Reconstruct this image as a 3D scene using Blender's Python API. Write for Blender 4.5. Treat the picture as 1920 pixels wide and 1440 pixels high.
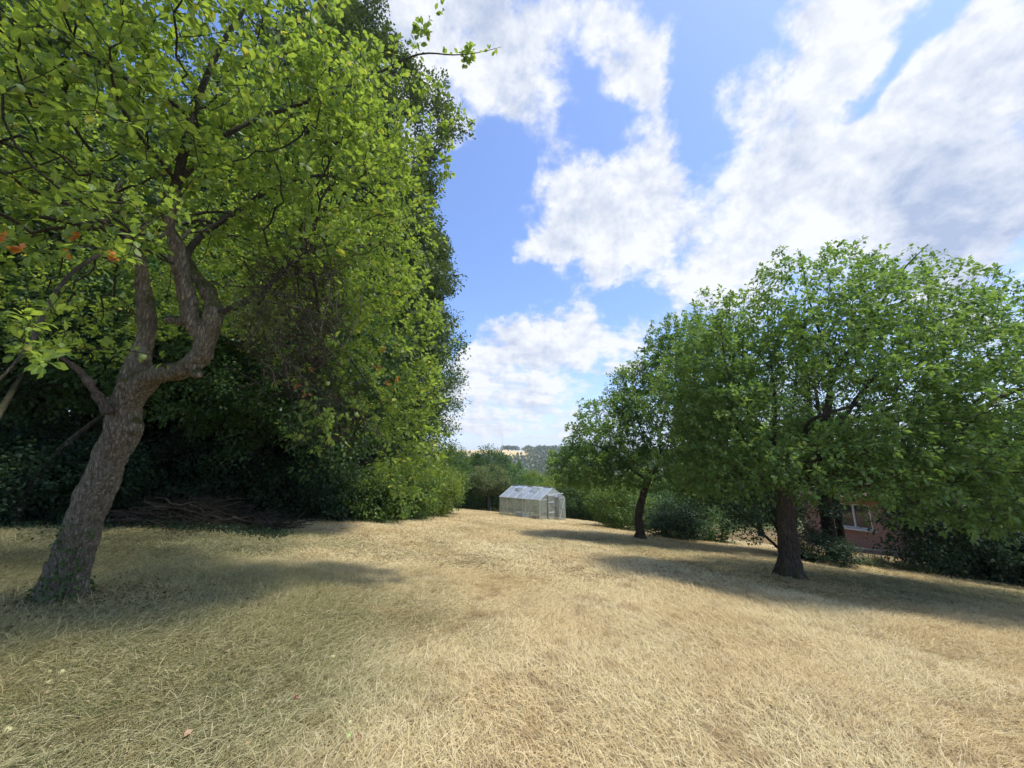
import bpy, math, random
import numpy as np
from mathutils import Vector, Matrix, noise as mnoise

scene = bpy.context.scene
for o in list(bpy.data.objects):
    bpy.data.objects.remove(o)
col = scene.collection
rng = np.random.default_rng(7)
random.seed(7)

# ------------------------------------------------------------------ camera
PITCH = math.radians(11.7)
EYE = 1.6
F = 721.0 / 1920.0            # focal length over picture width
cam_d = bpy.data.cameras.new('camera')
cam = bpy.data.objects.new('camera', cam_d)
col.objects.link(cam)
cam.location = (0, 0, EYE)
cam.rotation_euler = (math.radians(90) + PITCH, 0, 0)
cam_d.sensor_width = 36
cam_d.lens = 36 * F
cam_d.clip_start = 0.05
cam_d.clip_end = 4000
scene.camera = cam

def pix_dir(px, py):
    X = (px - 960) / 721.0
    V = (720 - py) / 721.0
    c, s = math.cos(PITCH), math.sin(PITCH)
    return np.array([X, c - s * V, s + c * V])

def P(px, py, t):                         # a place seen at a pixel, t metres deep
    return np.array([0, 0, EYE]) + t * pix_dir(px, py)

# ------------------------------------------------------------------ light
SUN_DIR = np.array([0.36, -0.08, 0.90]); SUN_DIR /= np.linalg.norm(SUN_DIR)
sun_d = bpy.data.lights.new('sun', 'SUN')
sun = bpy.data.objects.new('sun', sun_d)
col.objects.link(sun)
sun.rotation_euler = Vector(SUN_DIR).to_track_quat('Z', 'Y').to_euler()
sun_d.energy = 2.7
sun_d.angle = math.radians(8.0)
sun_d.color = (1.0, 0.95, 0.86)

world = bpy.data.worlds.new('World')
scene.world = world
world.use_nodes = True
wt = world.node_tree
wt.nodes.clear()

class NT:
    """small helper for writing node trees"""
    def __init__(s, tree): s.t = tree
    def n(s, typ, **kw):
        nd = s.t.nodes.new(typ)
        for k, v in kw.items(): setattr(nd, k, v)
        return nd
    def l(s, a, b): s.t.links.new(a, b)
    def put(s, sock, v):
        if hasattr(v, 'is_output'): s.l(v, sock)
        else: sock.default_value = v
    def math(s, op, a, b=0.0, c=None, clamp=False):
        m = s.n('ShaderNodeMath', operation=op, use_clamp=clamp)
        s.put(m.inputs[0], a); s.put(m.inputs[1], b)
        if c is not None: s.put(m.inputs[2], c)
        return m.outputs[0]
    def mix(s, f, a, b, blend='MIX'):
        m = s.n('ShaderNodeMix', data_type='RGBA', blend_type=blend)
        s.put(m.inputs[0], f); s.put(m.inputs[6], a); s.put(m.inputs[7], b)
        return m.outputs[2]
    def noise(s, vec, scale, detail=4, rough=0.55, dist=0.0):
        m = s.n('ShaderNodeTexNoise')
        if vec is not None: s.l(vec, m.inputs['Vector'])
        m.inputs['Scale'].default_value = scale
        m.inputs['Detail'].default_value = detail
        m.inputs['Roughness'].default_value = rough
        m.inputs['Distortion'].default_value = dist
        return m
    def ramp(s, f, a, b, lo=0.0, hi=1.0, smooth=True):
        m = s.n('ShaderNodeMapRange', interpolation_type='SMOOTHSTEP' if smooth else 'LINEAR')
        s.put(m.inputs[0], f); m.inputs[1].default_value = a; m.inputs[2].default_value = b
        m.inputs[3].default_value = lo; m.inputs[4].default_value = hi
        return m.outputs[0]
    def vmath(s, op, a, b=None, scale=None):
        m = s.n('ShaderNodeVectorMath', operation=op)
        s.put(m.inputs[0], a)
        if b is not None: s.put(m.inputs[1], b)
        if scale is not None: s.put(m.inputs['Scale'], scale)
        return m.outputs[0]

w = NT(wt)
tc = w.n('ShaderNodeTexCoord')
D = tc.outputs['Generated']
sky = w.n('ShaderNodeTexSky', sky_type='NISHITA')
sky.sun_disc = False
sky.sun_elevation = math.asin(SUN_DIR[2])
sky.sun_rotation = math.atan2(SUN_DIR[0], SUN_DIR[1])
sky.air_density = 1.0; sky.dust_density = 1.2; sky.ozone_density = 1.6
# cloud layer: a flat sheet of cloud seen in perspective
sep = w.n('ShaderNodeSeparateXYZ'); w.l(D, sep.inputs[0])
zz = w.math('ADD', w.math('MAXIMUM', sep.outputs[2], 0.0), 0.16)
comb = w.n('ShaderNodeCombineXYZ')
w.l(w.math('DIVIDE', sep.outputs[0], zz), comb.inputs[0])
w.l(w.math('DIVIDE', sep.outputs[1], zz), comb.inputs[1])
comb.inputs[2].default_value = 3.7
plane = comb.outputs[0]
n_big = w.noise(plane, 1.1, 9, 0.60, 0.25).outputs['Fac']
n_fin = w.noise(plane, 5.0, 8, 0.62, 0.1).outputs['Fac']
n_dir = w.noise(D, 9.0, 8, 0.62, 0.15).outputs['Fac']
# ragged warp of the direction before the cloud banks are placed
wn = w.noise(D, 5.0, 5, 0.6)
wofs = w.vmath('SCALE', w.vmath('SUBTRACT', wn.outputs['Color'], (0.5, 0.5, 0.5)), scale=0.22)
DW = w.vmath('ADD', D, wofs)

def bank(px, py, rx, ry, ang):
    """spherical bump round a sky direction (half widths given as seen from here)"""
    c = pix_dir(px, py); c /= np.linalg.norm(c)
    a = math.radians(ang)
    pa = pix_dir(px + rx * math.cos(a), py - rx * math.sin(a)); pa /= np.linalg.norm(pa)
    pb = pix_dir(px - ry * math.sin(a), py - ry * math.cos(a)); pb /= np.linalg.norm(pb)
    A = pa - c; ra = np.linalg.norm(A)
    B = pb - c; rb = np.linalg.norm(B)
    A = A - c * A.dot(c); A /= np.linalg.norm(A)
    B = B - c * B.dot(c); B = B - A * B.dot(A); B /= np.linalg.norm(B)
    C = np.cross(A, B)
    m = Matrix([[A[i], B[i], C[i]] for i in range(3)])
    mp = w.n('ShaderNodeMapping', vector_type='TEXTURE')
    w.l(DW, mp.inputs[0])
    mp.inputs[1].default_value = tuple(c)
    mp.inputs[2].default_value = m.to_euler('XYZ')
    mp.inputs[3].default_value = (ra, rb, 0.7)
    g = w.n('ShaderNodeTexGradient', gradient_type='SPHERICAL')
    w.l(mp.outputs[0], g.inputs[0])
    return g.outputs['Fac']

# (px, py, half width, half height, angle, weight): more cloud / open blue
BANKS = [
    (900, 40, 260, 190, 0, .75), (960, 190, 150, 130, -40, .5), (1150, 20, 200, 110, 0, .5),
    (1080, 430, 190, 190, 0, 1.0), (1230, 330, 110, 330, 10, .42), (1180, 130, 130, 120, 0, .3),
    (1620, 260, 420, 380, 30, .8), (1820, 420, 420, 300, 10, .9), (1420, 380, 220, 230, 40, .55),
    (1330, 540, 330, 90, 35, .5), (1020, 645, 210, 80, 8, .75), (880, 690, 190, 90, 0, .55), (1900, 80, 250, 200, 40, .35),
    (950, 590, 110, 50, 20, .45), (1160, 670, 150, 70, 10, .5), (940, 780, 330, 70, 0, .45),
    (850, 270, 60, 60, 20, .35), (1560, 90, 160, 60, 60, .4), (1140, 545, 40, 80, -10, .5),
    (915, 400, 130, 230, 5, -.75), (1020, 545, 260, 75, 0, -.55), (1110, 230, 90, 120, -25, -.35), (1290, 250, 75, 170, 15, -.62),
    (1400, 60, 230, 110, 35, -.75), (1690, 130, 60, 230, -38, -.75), (1180, 600, 100, 60, 30, -.5), (1150, 745, 130, 40, 0, -.35),
    (850, 600, 70, 70, 0, -.5),
]
acc = None
for b in BANKS:
    g = bank(*b[:5])
    acc = w.math('MULTIPLY', g, b[5]) if acc is None else w.math('MULTIPLY_ADD', g, b[5], acc)
dens = w.math('MULTIPLY_ADD', n_big, 1.5, w.math('MULTIPLY', acc, 0.85))
dens = w.math('MULTIPLY_ADD', n_fin, 0.75, dens)
dens = w.math('MULTIPLY_ADD', n_dir, 1.0, dens)
alpha = w.ramp(dens, 1.66, 2.02)
thick = w.ramp(dens, 1.92, 2.8)
n_dir2 = w.noise(w.vmath('ADD', D, (0.010, 0.0, 0.022)), 9.0, 8, 0.62, 0.15).outputs['Fac']
# sunward offset of the same noise gives the billows their relief
pl2 = w.vmath('ADD', plane, (0.05, -0.035, 0.0))
n_fin2 = w.noise(pl2, 5.0, 8, 0.62, 0.1).outputs['Fac']
n_big2 = w.noise(w.vmath('ADD', plane, (0.12, -0.08, 0.0)), 1.1, 9, 0.60, 0.25).outputs['Fac']
relief = w.math('ADD', w.math('ADD', w.math('MULTIPLY', w.math('SUBTRACT', n_dir2, n_dir), 2.6), w.math('MULTIPLY', w.math('SUBTRACT', n_fin2, n_fin), 1.4)), w.math('MULTIPLY', w.math('SUBTRACT', n_big2, n_big), 2.4))
grey = w.math('ADD', w.math('MULTIPLY', bank(1830, 440, 520, 360, 10), 0.55), w.math('MULTIPLY', bank(900, 60, 330, 260, 0), 0.45))
shade_f = w.ramp(w.math('ADD', grey, w.math('MULTIPLY_ADD', relief, 1.0, w.math('MULTIPLY', thick, 0.45))), -0.15, 0.85, 0.0, 1.0, False)
cloud_c = w.mix(shade_f, (6.3, 6.45, 6.7, 1), (3.0, 3.6, 4.9, 1))
tint = w.mix(1.0, sky.outputs[0], (1.32, 1.46, 1.80, 1), 'MULTIPLY')
low = w.ramp(sep.outputs[2], 0.0, 0.26, 0.7, 0.0)
base_sky = w.mix(low, tint, (5.5, 6.1, 7.1, 1))
skycol = w.mix(w.math('MULTIPLY', alpha, 0.97), base_sky, cloud_c)
bg = w.n('ShaderNodeBackground')
w.l(skycol, bg.inputs[0])
bg.inputs[1].default_value = 0.10
wo = w.n('ShaderNodeOutputWorld')
w.l(bg.outputs[0], wo.inputs[0])
world.cycles.sampling_method = 'MANUAL'
world.cycles.sample_map_resolution = 512

scene.view_settings.view_transform = 'Standard'
scene.view_settings.look = 'None'
scene.view_settings.exposure = 0.66
scene.view_settings.gamma = 1.0
scene.view_settings.use_curve_mapping = False
scene.render.engine = 'CYCLES'
scene.cycles.max_bounces = 5
scene.cycles.diffuse_bounces = 3
scene.cycles.use_adaptive_sampling = True
scene.cycles.adaptive_threshold = 0.02
scene.cycles.transparent_max_bounces = 12

# ------------------------------------------------------------------ bookkeeping
def tag(o, label=None, cat=None, group=None, kind=None):
    if label: o['label'] = label
    if cat: o['category'] = cat
    if group: o['group'] = group
    if kind: o['kind'] = kind
    return o

def empty(name, loc, label, cat, group=None, rz=0.0):
    o = bpy.data.objects.new(name, None)
    o.empty_display_size = 0.3
    col.objects.link(o)
    o.location = tuple(loc); o.rotation_euler = (0, 0, rz)
    return tag(o, label, cat, group)

def link(name, me, parent=None, keep_world=False):
    o = bpy.data.objects.new(name, me)
    col.objects.link(o)
    if parent is not None:
        o.parent = parent
        if keep_world: o.matrix_parent_inverse = parent.matrix_world.inverted()
    return o

def mesh(name, verts, faces, mat, smooth=False, attrs=None):
    """faces: list of int arrays (n,3) and/or (n,4)"""
    verts = np.asarray(verts, dtype=np.float32)
    if not isinstance(faces, (list, tuple)): faces = [faces]
    faces = [np.asarray(f, dtype=np.int32) for f in faces if len(f)]
    me = bpy.data.meshes.new(name)
    me.vertices.add(len(verts)); me.vertices.foreach_set('co', verts.ravel())
    loops = np.concatenate([f.ravel() for f in faces])
    tot = np.concatenate([np.full(len(f), f.shape[1], dtype=np.int32) for f in faces])
    start = np.concatenate([[0], np.cumsum(tot)[:-1]]).astype(np.int32)
    me.loops.add(len(loops)); me.loops.foreach_set('vertex_index', loops)
    me.polygons.add(len(tot)); me.polygons.foreach_set('loop_start', start); me.polygons.foreach_set('loop_total', tot)
    me.polygons.foreach_set('use_smooth', np.full(len(tot), smooth, dtype=bool))
    me.update(calc_edges=True)
    if attrs:
        for k, a in attrs.items():
            at = me.attributes.new(k, 'FLOAT', 'POINT')
            at.data.foreach_set('value', np.asarray(a, dtype=np.float32))
    if mat is not None: me.materials.append(mat)
    return me

def copy_tree(o, parent=None):
    c = o.copy(); col.objects.link(c)
    if parent is not None: c.parent = parent
    for ch in o.children: copy_tree(ch, c)
    return c

# ------------------------------------------------------------------ materials
def new_mat(name):
    m = bpy.data.materials.new(name); m.use_nodes = True
    m.node_tree.nodes.clear()
    return m, NT(m.node_tree)

def finish(t, shader):
    o = t.n('ShaderNodeOutputMaterial'); t.l(shader, o.inputs[0]); return o

def principled(t, colr, rough=0.6, metal=0.0, spec=0.5, normal=None):
    b = t.n('ShaderNodeBsdfPrincipled')
    t.put(b.inputs['Base Color'], colr); t.put(b.inputs['Roughness'], rough)
    b.inputs['Metallic'].default_value = metal
    b.inputs['Specular IOR Level'].default_value = spec
    if normal is not None: t.l(normal, b.inputs['Normal'])
    return b.outputs[0]

def leaf_mat(name, dark, light, odd, trans=0.38, rib=False, rough=0.5, spec=0.28):
    """dark..light per-leaf variation, a few leaves of the odd colour, light passes through"""
    m, t = new_mat(name)
    a = t.n('ShaderNodeAttribute', attribute_name='rnd')
    r = a.outputs['Fac']
    geo = t.n('ShaderNodeNewGeometry')
    patch = t.noise(geo.outputs['Position'], 0.9, 2).outputs['Fac']
    f = t.math('ADD', t.math('MULTIPLY', r, 0.65), t.ramp(patch, 0.3, 0.7, 0, 0.35))
    c = t.mix(f, (*dark, 1), (*light, 1))
    c = t.mix(t.ramp(r, 0.955, 0.985), c, (*odd, 1))
    if rib:
        q = t.n('ShaderNodeAttribute', attribute_name='side').outputs['Fac']
        c = t.mix(t.ramp(q, 0.0, 0.16, 0.55, 0.0), c, (light[0] * 1.7, light[1] * 1.5, light[2] * 1.6, 1))
    # underside is paler and duller
    back = geo.outputs['Backfacing']
    c = t.mix(t.math('MULTIPLY', back, 0.30), c, (light[0] * 1.3, light[1] * 1.15, light[2] * 1.9, 1))
    b = principled(t, c, rough, 0, spec)
    tr = t.n('ShaderNodeBsdfTranslucent')
    t.l(t.mix(1.0, c, (2.0, 2.0, 0.8, 1), 'MULTIPLY'), tr.inputs[0])
    mx = t.n('ShaderNodeMixShader'); mx.inputs[0].default_value = trans
    t.l(b, mx.inputs[1]); t.l(tr.outputs[0], mx.inputs[2])
    finish(t, mx.outputs[0])
    return m

M_apple_near = leaf_mat('apple leaf near', (0.065, 0.125, 0.022), (0.25, 0.345, 0.075), (0.40, 0.36, 0.08), 0.42, rib=True)
M_apple = leaf_mat('apple leaf', (0.065, 0.135, 0.032), (0.185, 0.295, 0.085), (0.16, 0.17, 0.05), 0.36, rib=True)
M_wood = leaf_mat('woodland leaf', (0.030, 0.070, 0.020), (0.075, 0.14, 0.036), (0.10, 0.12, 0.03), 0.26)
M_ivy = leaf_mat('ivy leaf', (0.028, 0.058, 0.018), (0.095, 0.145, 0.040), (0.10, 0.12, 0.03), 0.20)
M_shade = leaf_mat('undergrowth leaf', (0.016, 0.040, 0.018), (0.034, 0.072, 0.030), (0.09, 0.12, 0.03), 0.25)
M_hedge = leaf_mat('hedge leaf', (0.050, 0.10, 0.020), (0.12, 0.19, 0.035), (0.18, 0.20, 0.04), 0.32)
M_bright = leaf_mat('bright shrub leaf', (0.085, 0.14, 0.022), (0.20, 0.26, 0.045), (0.28, 0.28, 0.06), 0.35)
M_olive = leaf_mat('olive tree leaf', (0.080, 0.115, 0.045), (0.17, 0.21, 0.085), (0.22, 0.22, 0.09), 0.30)
M_round = leaf_mat('round tree leaf', (0.032, 0.080, 0.022), (0.080, 0.15, 0.040), (0.1, 0.15, 0.04), 0.28)
M_mistle = leaf_mat('mistletoe leaf', (0.10, 0.14, 0.03), (0.20, 0.24, 0.06), (0.26, 0.26, 0.06), 0.3)
M_conifer = leaf_mat('conifer needle', (0.014, 0.030, 0.012), (0.030, 0.055, 0.020), (0.03, 0.05, 0.02), 0.1)
M_far = leaf_mat('hazed far wood leaf', (0.080, 0.115, 0.055), (0.170, 0.205, 0.105), (0.2, 0.2, 0.1), 0.15)  # leaf colour paled and greyed to paint in the distance haze

def bark_mat(name, base, moss=0.5, scale=1.0, pale=(0.30, 0.28, 0.25)):
    m, t = new_mat(name)
    tcn = t.n('ShaderNodeTexCoord'); geo = t.n('ShaderNodeNewGeometry')
    mp = t.n('ShaderNodeMapping'); t.l(tcn.outputs['Object'], mp.inputs[0])
    mp.inputs[3].default_value = (1, 1, 0.22)
    wp = t.noise(tcn.outputs['Object'], 14 * scale, 5, 0.7)
    vv = t.vmath('ADD', mp.outputs[0], t.vmath('SCALE', wp.outputs['Color'], scale=0.045 / scale))
    v = t.n('ShaderNodeTexVoronoi', feature='DISTANCE_TO_EDGE'); t.l(vv, v.inputs['Vector'])
    v.inputs['Scale'].default_value = 34 * scale
    n1 = t.noise(mp.outputs[0], 30 * scale, 8, 0.75).outputs['Fac']
    n2 = t.noise(tcn.outputs['Object'], 2.2, 5, 0.6).outputs['Fac']
    crack = t.math('MULTIPLY_ADD', t.ramp(v.outputs['Distance'], 0.0, 0.22), 0.6, 0.4)
    h = t.math('ADD', t.math('MULTIPLY', crack, 0.6), t.math('MULTIPLY', n1, 0.9))
    dark = tuple(c * 0.22 for c in base) + (1,)
    c = t.mix(t.math('MULTIPLY', t.ramp(n1, 0.3, 0.7), crack), dark, (*base, 1))
    c = t.mix(t.ramp(n2, 0.58, 0.70, 0, 0.55), c, (*pale, 1))
    sx = t.n('ShaderNodeSeparateXYZ'); t.l(geo.outputs['Normal'], sx.inputs[0])
    mossf = t.math('MULTIPLY', t.ramp(t.math('ADD', sx.outputs[2], t.math('MULTIPLY', n2, 0.9)), 0.45, 0.95), moss)
    c = t.mix(mossf, c, (0.085, 0.085, 0.022, 1))
    bp = t.n('ShaderNodeBump'); bp.inputs['Strength'].default_value = 1.0; bp.inputs['Distance'].default_value = 0.03
    t.l(h, bp.inputs['Height'])
    finish(t, principled(t, c, 0.9, 0, 0.2, bp.outputs[0]))
    return m

M_bark = bark_mat('apple bark', (0.42, 0.355, 0.25), 0.95, pale=(0.46, 0.43, 0.35))
M_bark_r = bark_mat('dark apple bark', (0.19, 0.155, 0.12), 0.5)
M_bark_w = bark_mat('woodland bark', (0.10, 0.085, 0.07), 0.5, 0.6)
M_twig = bark_mat('twig bark', (0.21, 0.18, 0.145), 0.3, 3.0, (0.22, 0.21, 0.19))
M_dead = bark_mat('dead wood', (0.27, 0.215, 0.165), 0.1, 2.0, (0.36, 0.31, 0.25))
M_brush = bark_mat('brushwood twig', (0.10, 0.088, 0.07), 0.3, 2.0, (0.16, 0.15, 0.13))
M_dead_dark = bark_mat('old dead wood', (0.16, 0.13, 0.10), 0.2, 2.0, (0.25, 0.2, 0.16))

def flat_mat(name, c, rough=0.6, metal=0.0, spec=0.5, var=0.12, scale=8.0):
    m, t = new_mat(name)
    tcn = t.n('ShaderNodeTexCoord')
    n = t.noise(tcn.outputs['Object'], scale, 5, 0.6).outputs['Fac']
    cc = t.mix(t.ramp(n, 0.3, 0.7), tuple(x * (1 - var) for x in c) + (1,), tuple(min(1, x * (1 + var)) for x in c) + (1,))
    finish(t, principled(t, cc, rough, metal, spec))
    return m

# ------------------------------------------------------------------ terrain
K = [-0.05804356, -0.0391626, -0.00073631, -0.0007232, -0.00094287]
def sstep(a, b, x):
    u = np.clip((x - a) / (b - a), 0, 1); return u * u * (3 - 2 * u)
def soft(x, lim):
    return np.where(np.abs(x) < lim, x, np.sign(x) * (lim + (1 - np.exp(-(np.abs(x) - lim) / 12.0)) * 12.0))
def gh(x, y):
    x = np.asarray(x, dtype=float); y = np.asarray(y, dtype=float)
    xs = soft(x, 16.0); ys = soft(y, 28.0); ys = np.where(ys < -6, -6, ys)
    z = K[0] * xs + K[1] * ys + K[2] * xs * xs + K[3] * xs * ys + K[4] * ys * ys
    z = z - 0.085 * np.clip(y - 29, 0, 120) * sstep(27, 45, y)          # down into the valley
    hill = 36.0 * sstep(260, 700, y) * (1.0 - 0.12 * sstep(0, 260, x) + 0.05 * np.sin(x / 90.0 + 0.6))
    z = z + hill - 0.03 * np.clip(y - 720, 0, 900)
    und = 0.035 * np.sin(x * 1.3 + 0.7 * np.sin(y * .9)) * np.cos(y * 1.1 + 0.4) + 0.02 * np.sin(x * 3.1 + y * 1.7)
    return z + und * np.exp(-np.maximum(y, 0) / 25.0)
def g1(x, y): return float(gh(x, y))
def on(x, y): return np.array([x, y, g1(x, y)])

# left boundary of the field (edge of the wood): x as a function of y
EDGE = [(-20, -17.5), (0, -14.5), (8.5, -10.9), (11.1, -8.0), (16.8, -5.6), (22, -5.0), (28.2, -4.6), (34, -4.2), (60, -3.0)]
def wood_edge(y): return np.interp(y, [e[0] for e in EDGE], [e[1] for e in EDGE])
REDGE = [(-20, 30), (8, 16.5), (11.4, 14.2), (12.9, 11.4), (15, 10.5), (18, 9.2), (23, 6.5), (26, 4.5), (29, 0.0), (30, -6)]
def right_edge(y): return np.interp(y, [e[0] for e in REDGE], [e[1] for e in REDGE])

xs = np.unique(np.concatenate([np.arange(-24, 26.01, 0.4), np.linspace(-120, -24, 30), np.linspace(26, 140, 34), np.linspace(-900, -120, 40), np.linspace(140, 1100, 44)]))
ys = np.unique(np.concatenate([np.arange(-6, 40.01, 0.4), np.linspace(-200, -6, 18), np.linspace(40, 180, 60), np.linspace(180, 1500, 90)]))
GX, GY = np.meshgrid(xs, ys)
GZ = gh(GX, GY)
nv = GX.size
idx = np.arange(nv).reshape(GX.shape)
fq = np.stack([idx[:-1, :-1], idx[:-1, 1:], idx[1:, 1:], idx[1:, :-1]], -1).reshape(-1, 4)
we = wood_edge(GY)
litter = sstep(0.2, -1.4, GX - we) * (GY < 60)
meadow = sstep(60, 75, GY)

def ground_mat():
    m, t = new_mat('field ground')
    geo = t.n('ShaderNodeNewGeometry'); pos = geo.outputs['Position']
    n1 = t.noise(pos, 0.55, 5, 0.6).outputs['Fac']
    n2 = t.noise(pos, 3.5, 6, 0.65).outputs['Fac']
    n3 = t.noise(pos, 42.0, 6, 0.7).outputs['Fac']
    c = t.mix(t.ramp(n1, 0.35, 0.65), (0.165, 0.115, 0.045, 1), (0.25, 0.18, 0.075, 1))
    c = t.mix(t.ramp(n2, 0.40, 0.70, 0, 0.6), c, (0.22, 0.16, 0.085, 1))
    c = t.mix(t.ramp(n3, 0.35, 0.65, 0.0, 0.55), c, (0.16, 0.115, 0.06, 1))
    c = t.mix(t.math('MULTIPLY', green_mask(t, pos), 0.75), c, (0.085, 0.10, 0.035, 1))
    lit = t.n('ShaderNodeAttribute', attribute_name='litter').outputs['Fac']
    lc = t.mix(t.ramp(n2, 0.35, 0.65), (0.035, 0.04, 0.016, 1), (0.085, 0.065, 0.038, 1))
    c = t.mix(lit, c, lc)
    md = t.n('ShaderNodeAttribute', attribute_name='meadow').outputs['Fac']
    mc = t.mix(t.ramp(n1, 0.35, 0.65), (0.09, 0.12, 0.035, 1), (0.20, 0.20, 0.075, 1))
    c = t.mix(md, c, mc)
    bp = t.n('ShaderNodeBump'); bp.inputs['Strength'].default_value = 0.6; bp.inputs['Distance'].default_value = 0.03
    t.l(n3, bp.inputs['Height'])
    finish(t, principled(t, c, 0.95, 0, 0.15, bp.outputs[0]))
    return m

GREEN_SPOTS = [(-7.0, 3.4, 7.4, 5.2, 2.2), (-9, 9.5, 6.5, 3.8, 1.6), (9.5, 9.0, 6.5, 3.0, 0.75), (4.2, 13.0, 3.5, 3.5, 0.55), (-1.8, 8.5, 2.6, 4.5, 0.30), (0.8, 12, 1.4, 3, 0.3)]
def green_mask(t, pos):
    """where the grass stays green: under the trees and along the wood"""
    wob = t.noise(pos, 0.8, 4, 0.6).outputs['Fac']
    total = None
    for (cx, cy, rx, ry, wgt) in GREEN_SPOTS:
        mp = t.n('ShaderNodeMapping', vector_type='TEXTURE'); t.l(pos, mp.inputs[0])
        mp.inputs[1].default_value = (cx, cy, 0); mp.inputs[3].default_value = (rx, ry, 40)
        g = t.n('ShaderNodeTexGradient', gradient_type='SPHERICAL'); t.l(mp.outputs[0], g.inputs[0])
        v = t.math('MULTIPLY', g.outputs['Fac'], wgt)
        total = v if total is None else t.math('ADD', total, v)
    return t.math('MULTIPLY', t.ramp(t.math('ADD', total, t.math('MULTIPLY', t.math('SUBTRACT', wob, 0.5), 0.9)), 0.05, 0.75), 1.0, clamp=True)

M_ground = ground_mat()
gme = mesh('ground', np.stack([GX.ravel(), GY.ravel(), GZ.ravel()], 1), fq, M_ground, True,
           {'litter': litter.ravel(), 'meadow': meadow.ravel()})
ground = link('ground', gme); tag(ground, kind='structure')

# ------------------------------------------------------------------ tubes, trees
def frames(pts):
    pts = np.asarray(pts, dtype=float)
    d = np.gradient(pts, axis=0)
    d /= np.maximum(np.linalg.norm(d, axis=1, keepdims=True), 1e-9)
    ref = np.where(np.abs(d[:, 2:3]) > 0.9, np.array([[1.0, 0, 0]]), np.array([[0, 0, 1.0]]))
    ref = np.tile(ref[0:1], (len(d), 1)) if len(d) < 4 else ref
    u = np.zeros_like(d); u0 = np.cross(d[0], ref[0]); u0 /= np.linalg.norm(u0) + 1e-9
    u[0] = u0
    for i in range(1, len(d)):
        v = u[i - 1] - d[i] * np.dot(u[i - 1], d[i])
        u[i] = v / (np.linalg.norm(v) + 1e-9)
    return d, u, np.cross(d, u)

class Tubes:
    def __init__(s): s.v = []; s.q = []; s.tr = []; s.n = 0
    def add(s, pts, rad, sides=5, cap=True):
        pts = np.asarray(pts, dtype=float); rad = np.asarray(rad, dtype=float)
        d, u, v = frames(pts)
        a = np.arange(sides) * 2 * math.pi / sides
        ring = (u[:, None, :] * np.cos(a)[None, :, None] + v[:, None, :] * np.sin(a)[None, :, None]) * rad[:, None, None] + pts[:, None, :]
        k = len(pts)
        s.v.append(ring.reshape(-1, 3))
        i = np.arange(k - 1)[:, None] * sides + np.arange(sides)[None, :]
        j = np.arange(k - 1)[:, None] * sides + (np.arange(sides)[None, :] + 1) % sides
        s.q.append((np.stack([i, j, j + sides, i + sides], -1).reshape(-1, 4)) + s.n)
        s.n += k * sides
        if cap:
            s.v.append(np.array([pts[0] - d[0] * rad[0] * .3, pts[-1] + d[-1] * rad[-1] * .5]))
            b = np.arange(sides); bn = (b + 1) % sides; base = s.n - k * sides
            s.tr.append(np.stack([bn + base, b + base, np.full(sides, s.n)], -1))
            e = base + (k - 1) * sides
            s.tr.append(np.stack([b + e, bn + e, np.full(sides, s.n + 1)], -1))
            s.n += 2
    def mesh(s, name, mat, smooth=True):
        return mesh(name, np.concatenate(s.v), [np.concatenate(s.q)] + ([np.concatenate(s.tr)] if s.tr else []), mat, smooth)

def spline(pts, rads, step=0.08):
    """Catmull-Rom through control points; returns dense points and radii"""
    p = np.array(pts, dtype=float); r = np.array(rads, dtype=float)
    pp = np.vstack([2 * p[0] - p[1], p, 2 * p[-1] - p[-2]])
    out = []; ro = []
    for i in range(len(p) - 1):
        a, b, c, d = pp[i], pp[i + 1], pp[i + 2], pp[i + 3]
        n = max(2, int(np.linalg.norm(c - b) / step))
        for k in range(n):
            t = k / n
            out.append(0.5 * ((2 * b) + (-a + c) * t + (2 * a - 5 * b + 4 * c - d) * t * t + (-a + 3 * b - 3 * c + d) * t ** 3))
            ro.append(r[i] * (1 - t) + r[i + 1] * t)
    out.append(p[-1]); ro.append(r[-1])
    return np.array(out), np.array(ro)

def rand_in(ell, n, shell=0.0, rg=rng):
    """points inside ellipsoids; shell>0 pushes them outward"""
    vol = np.array([e[3] * e[4] * e[5] for e in ell]) ** 0.8
    which = rg.choice(len(ell), n, p=vol / vol.sum())
    d = rg.normal(size=(n, 3)); d /= np.linalg.norm(d, axis=1, keepdims=True)
    r = rg.random(n) ** (1 / 3.0)
    r = r * (1 - shell) + shell * (0.75 + 0.3 * rg.random(n))
    e = np.array(ell)
    # lumpy outline
    lump = np.array([mnoise.noise(Vector(x * 2.2) + Vector((w_ * 9.1, 0, 0))) for x, w_ in zip(d, which)])
    r = r * (1 + 0.34 * lump)
    return e[which, :3] + d * r[:, None] * e[which, 3:6]

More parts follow.
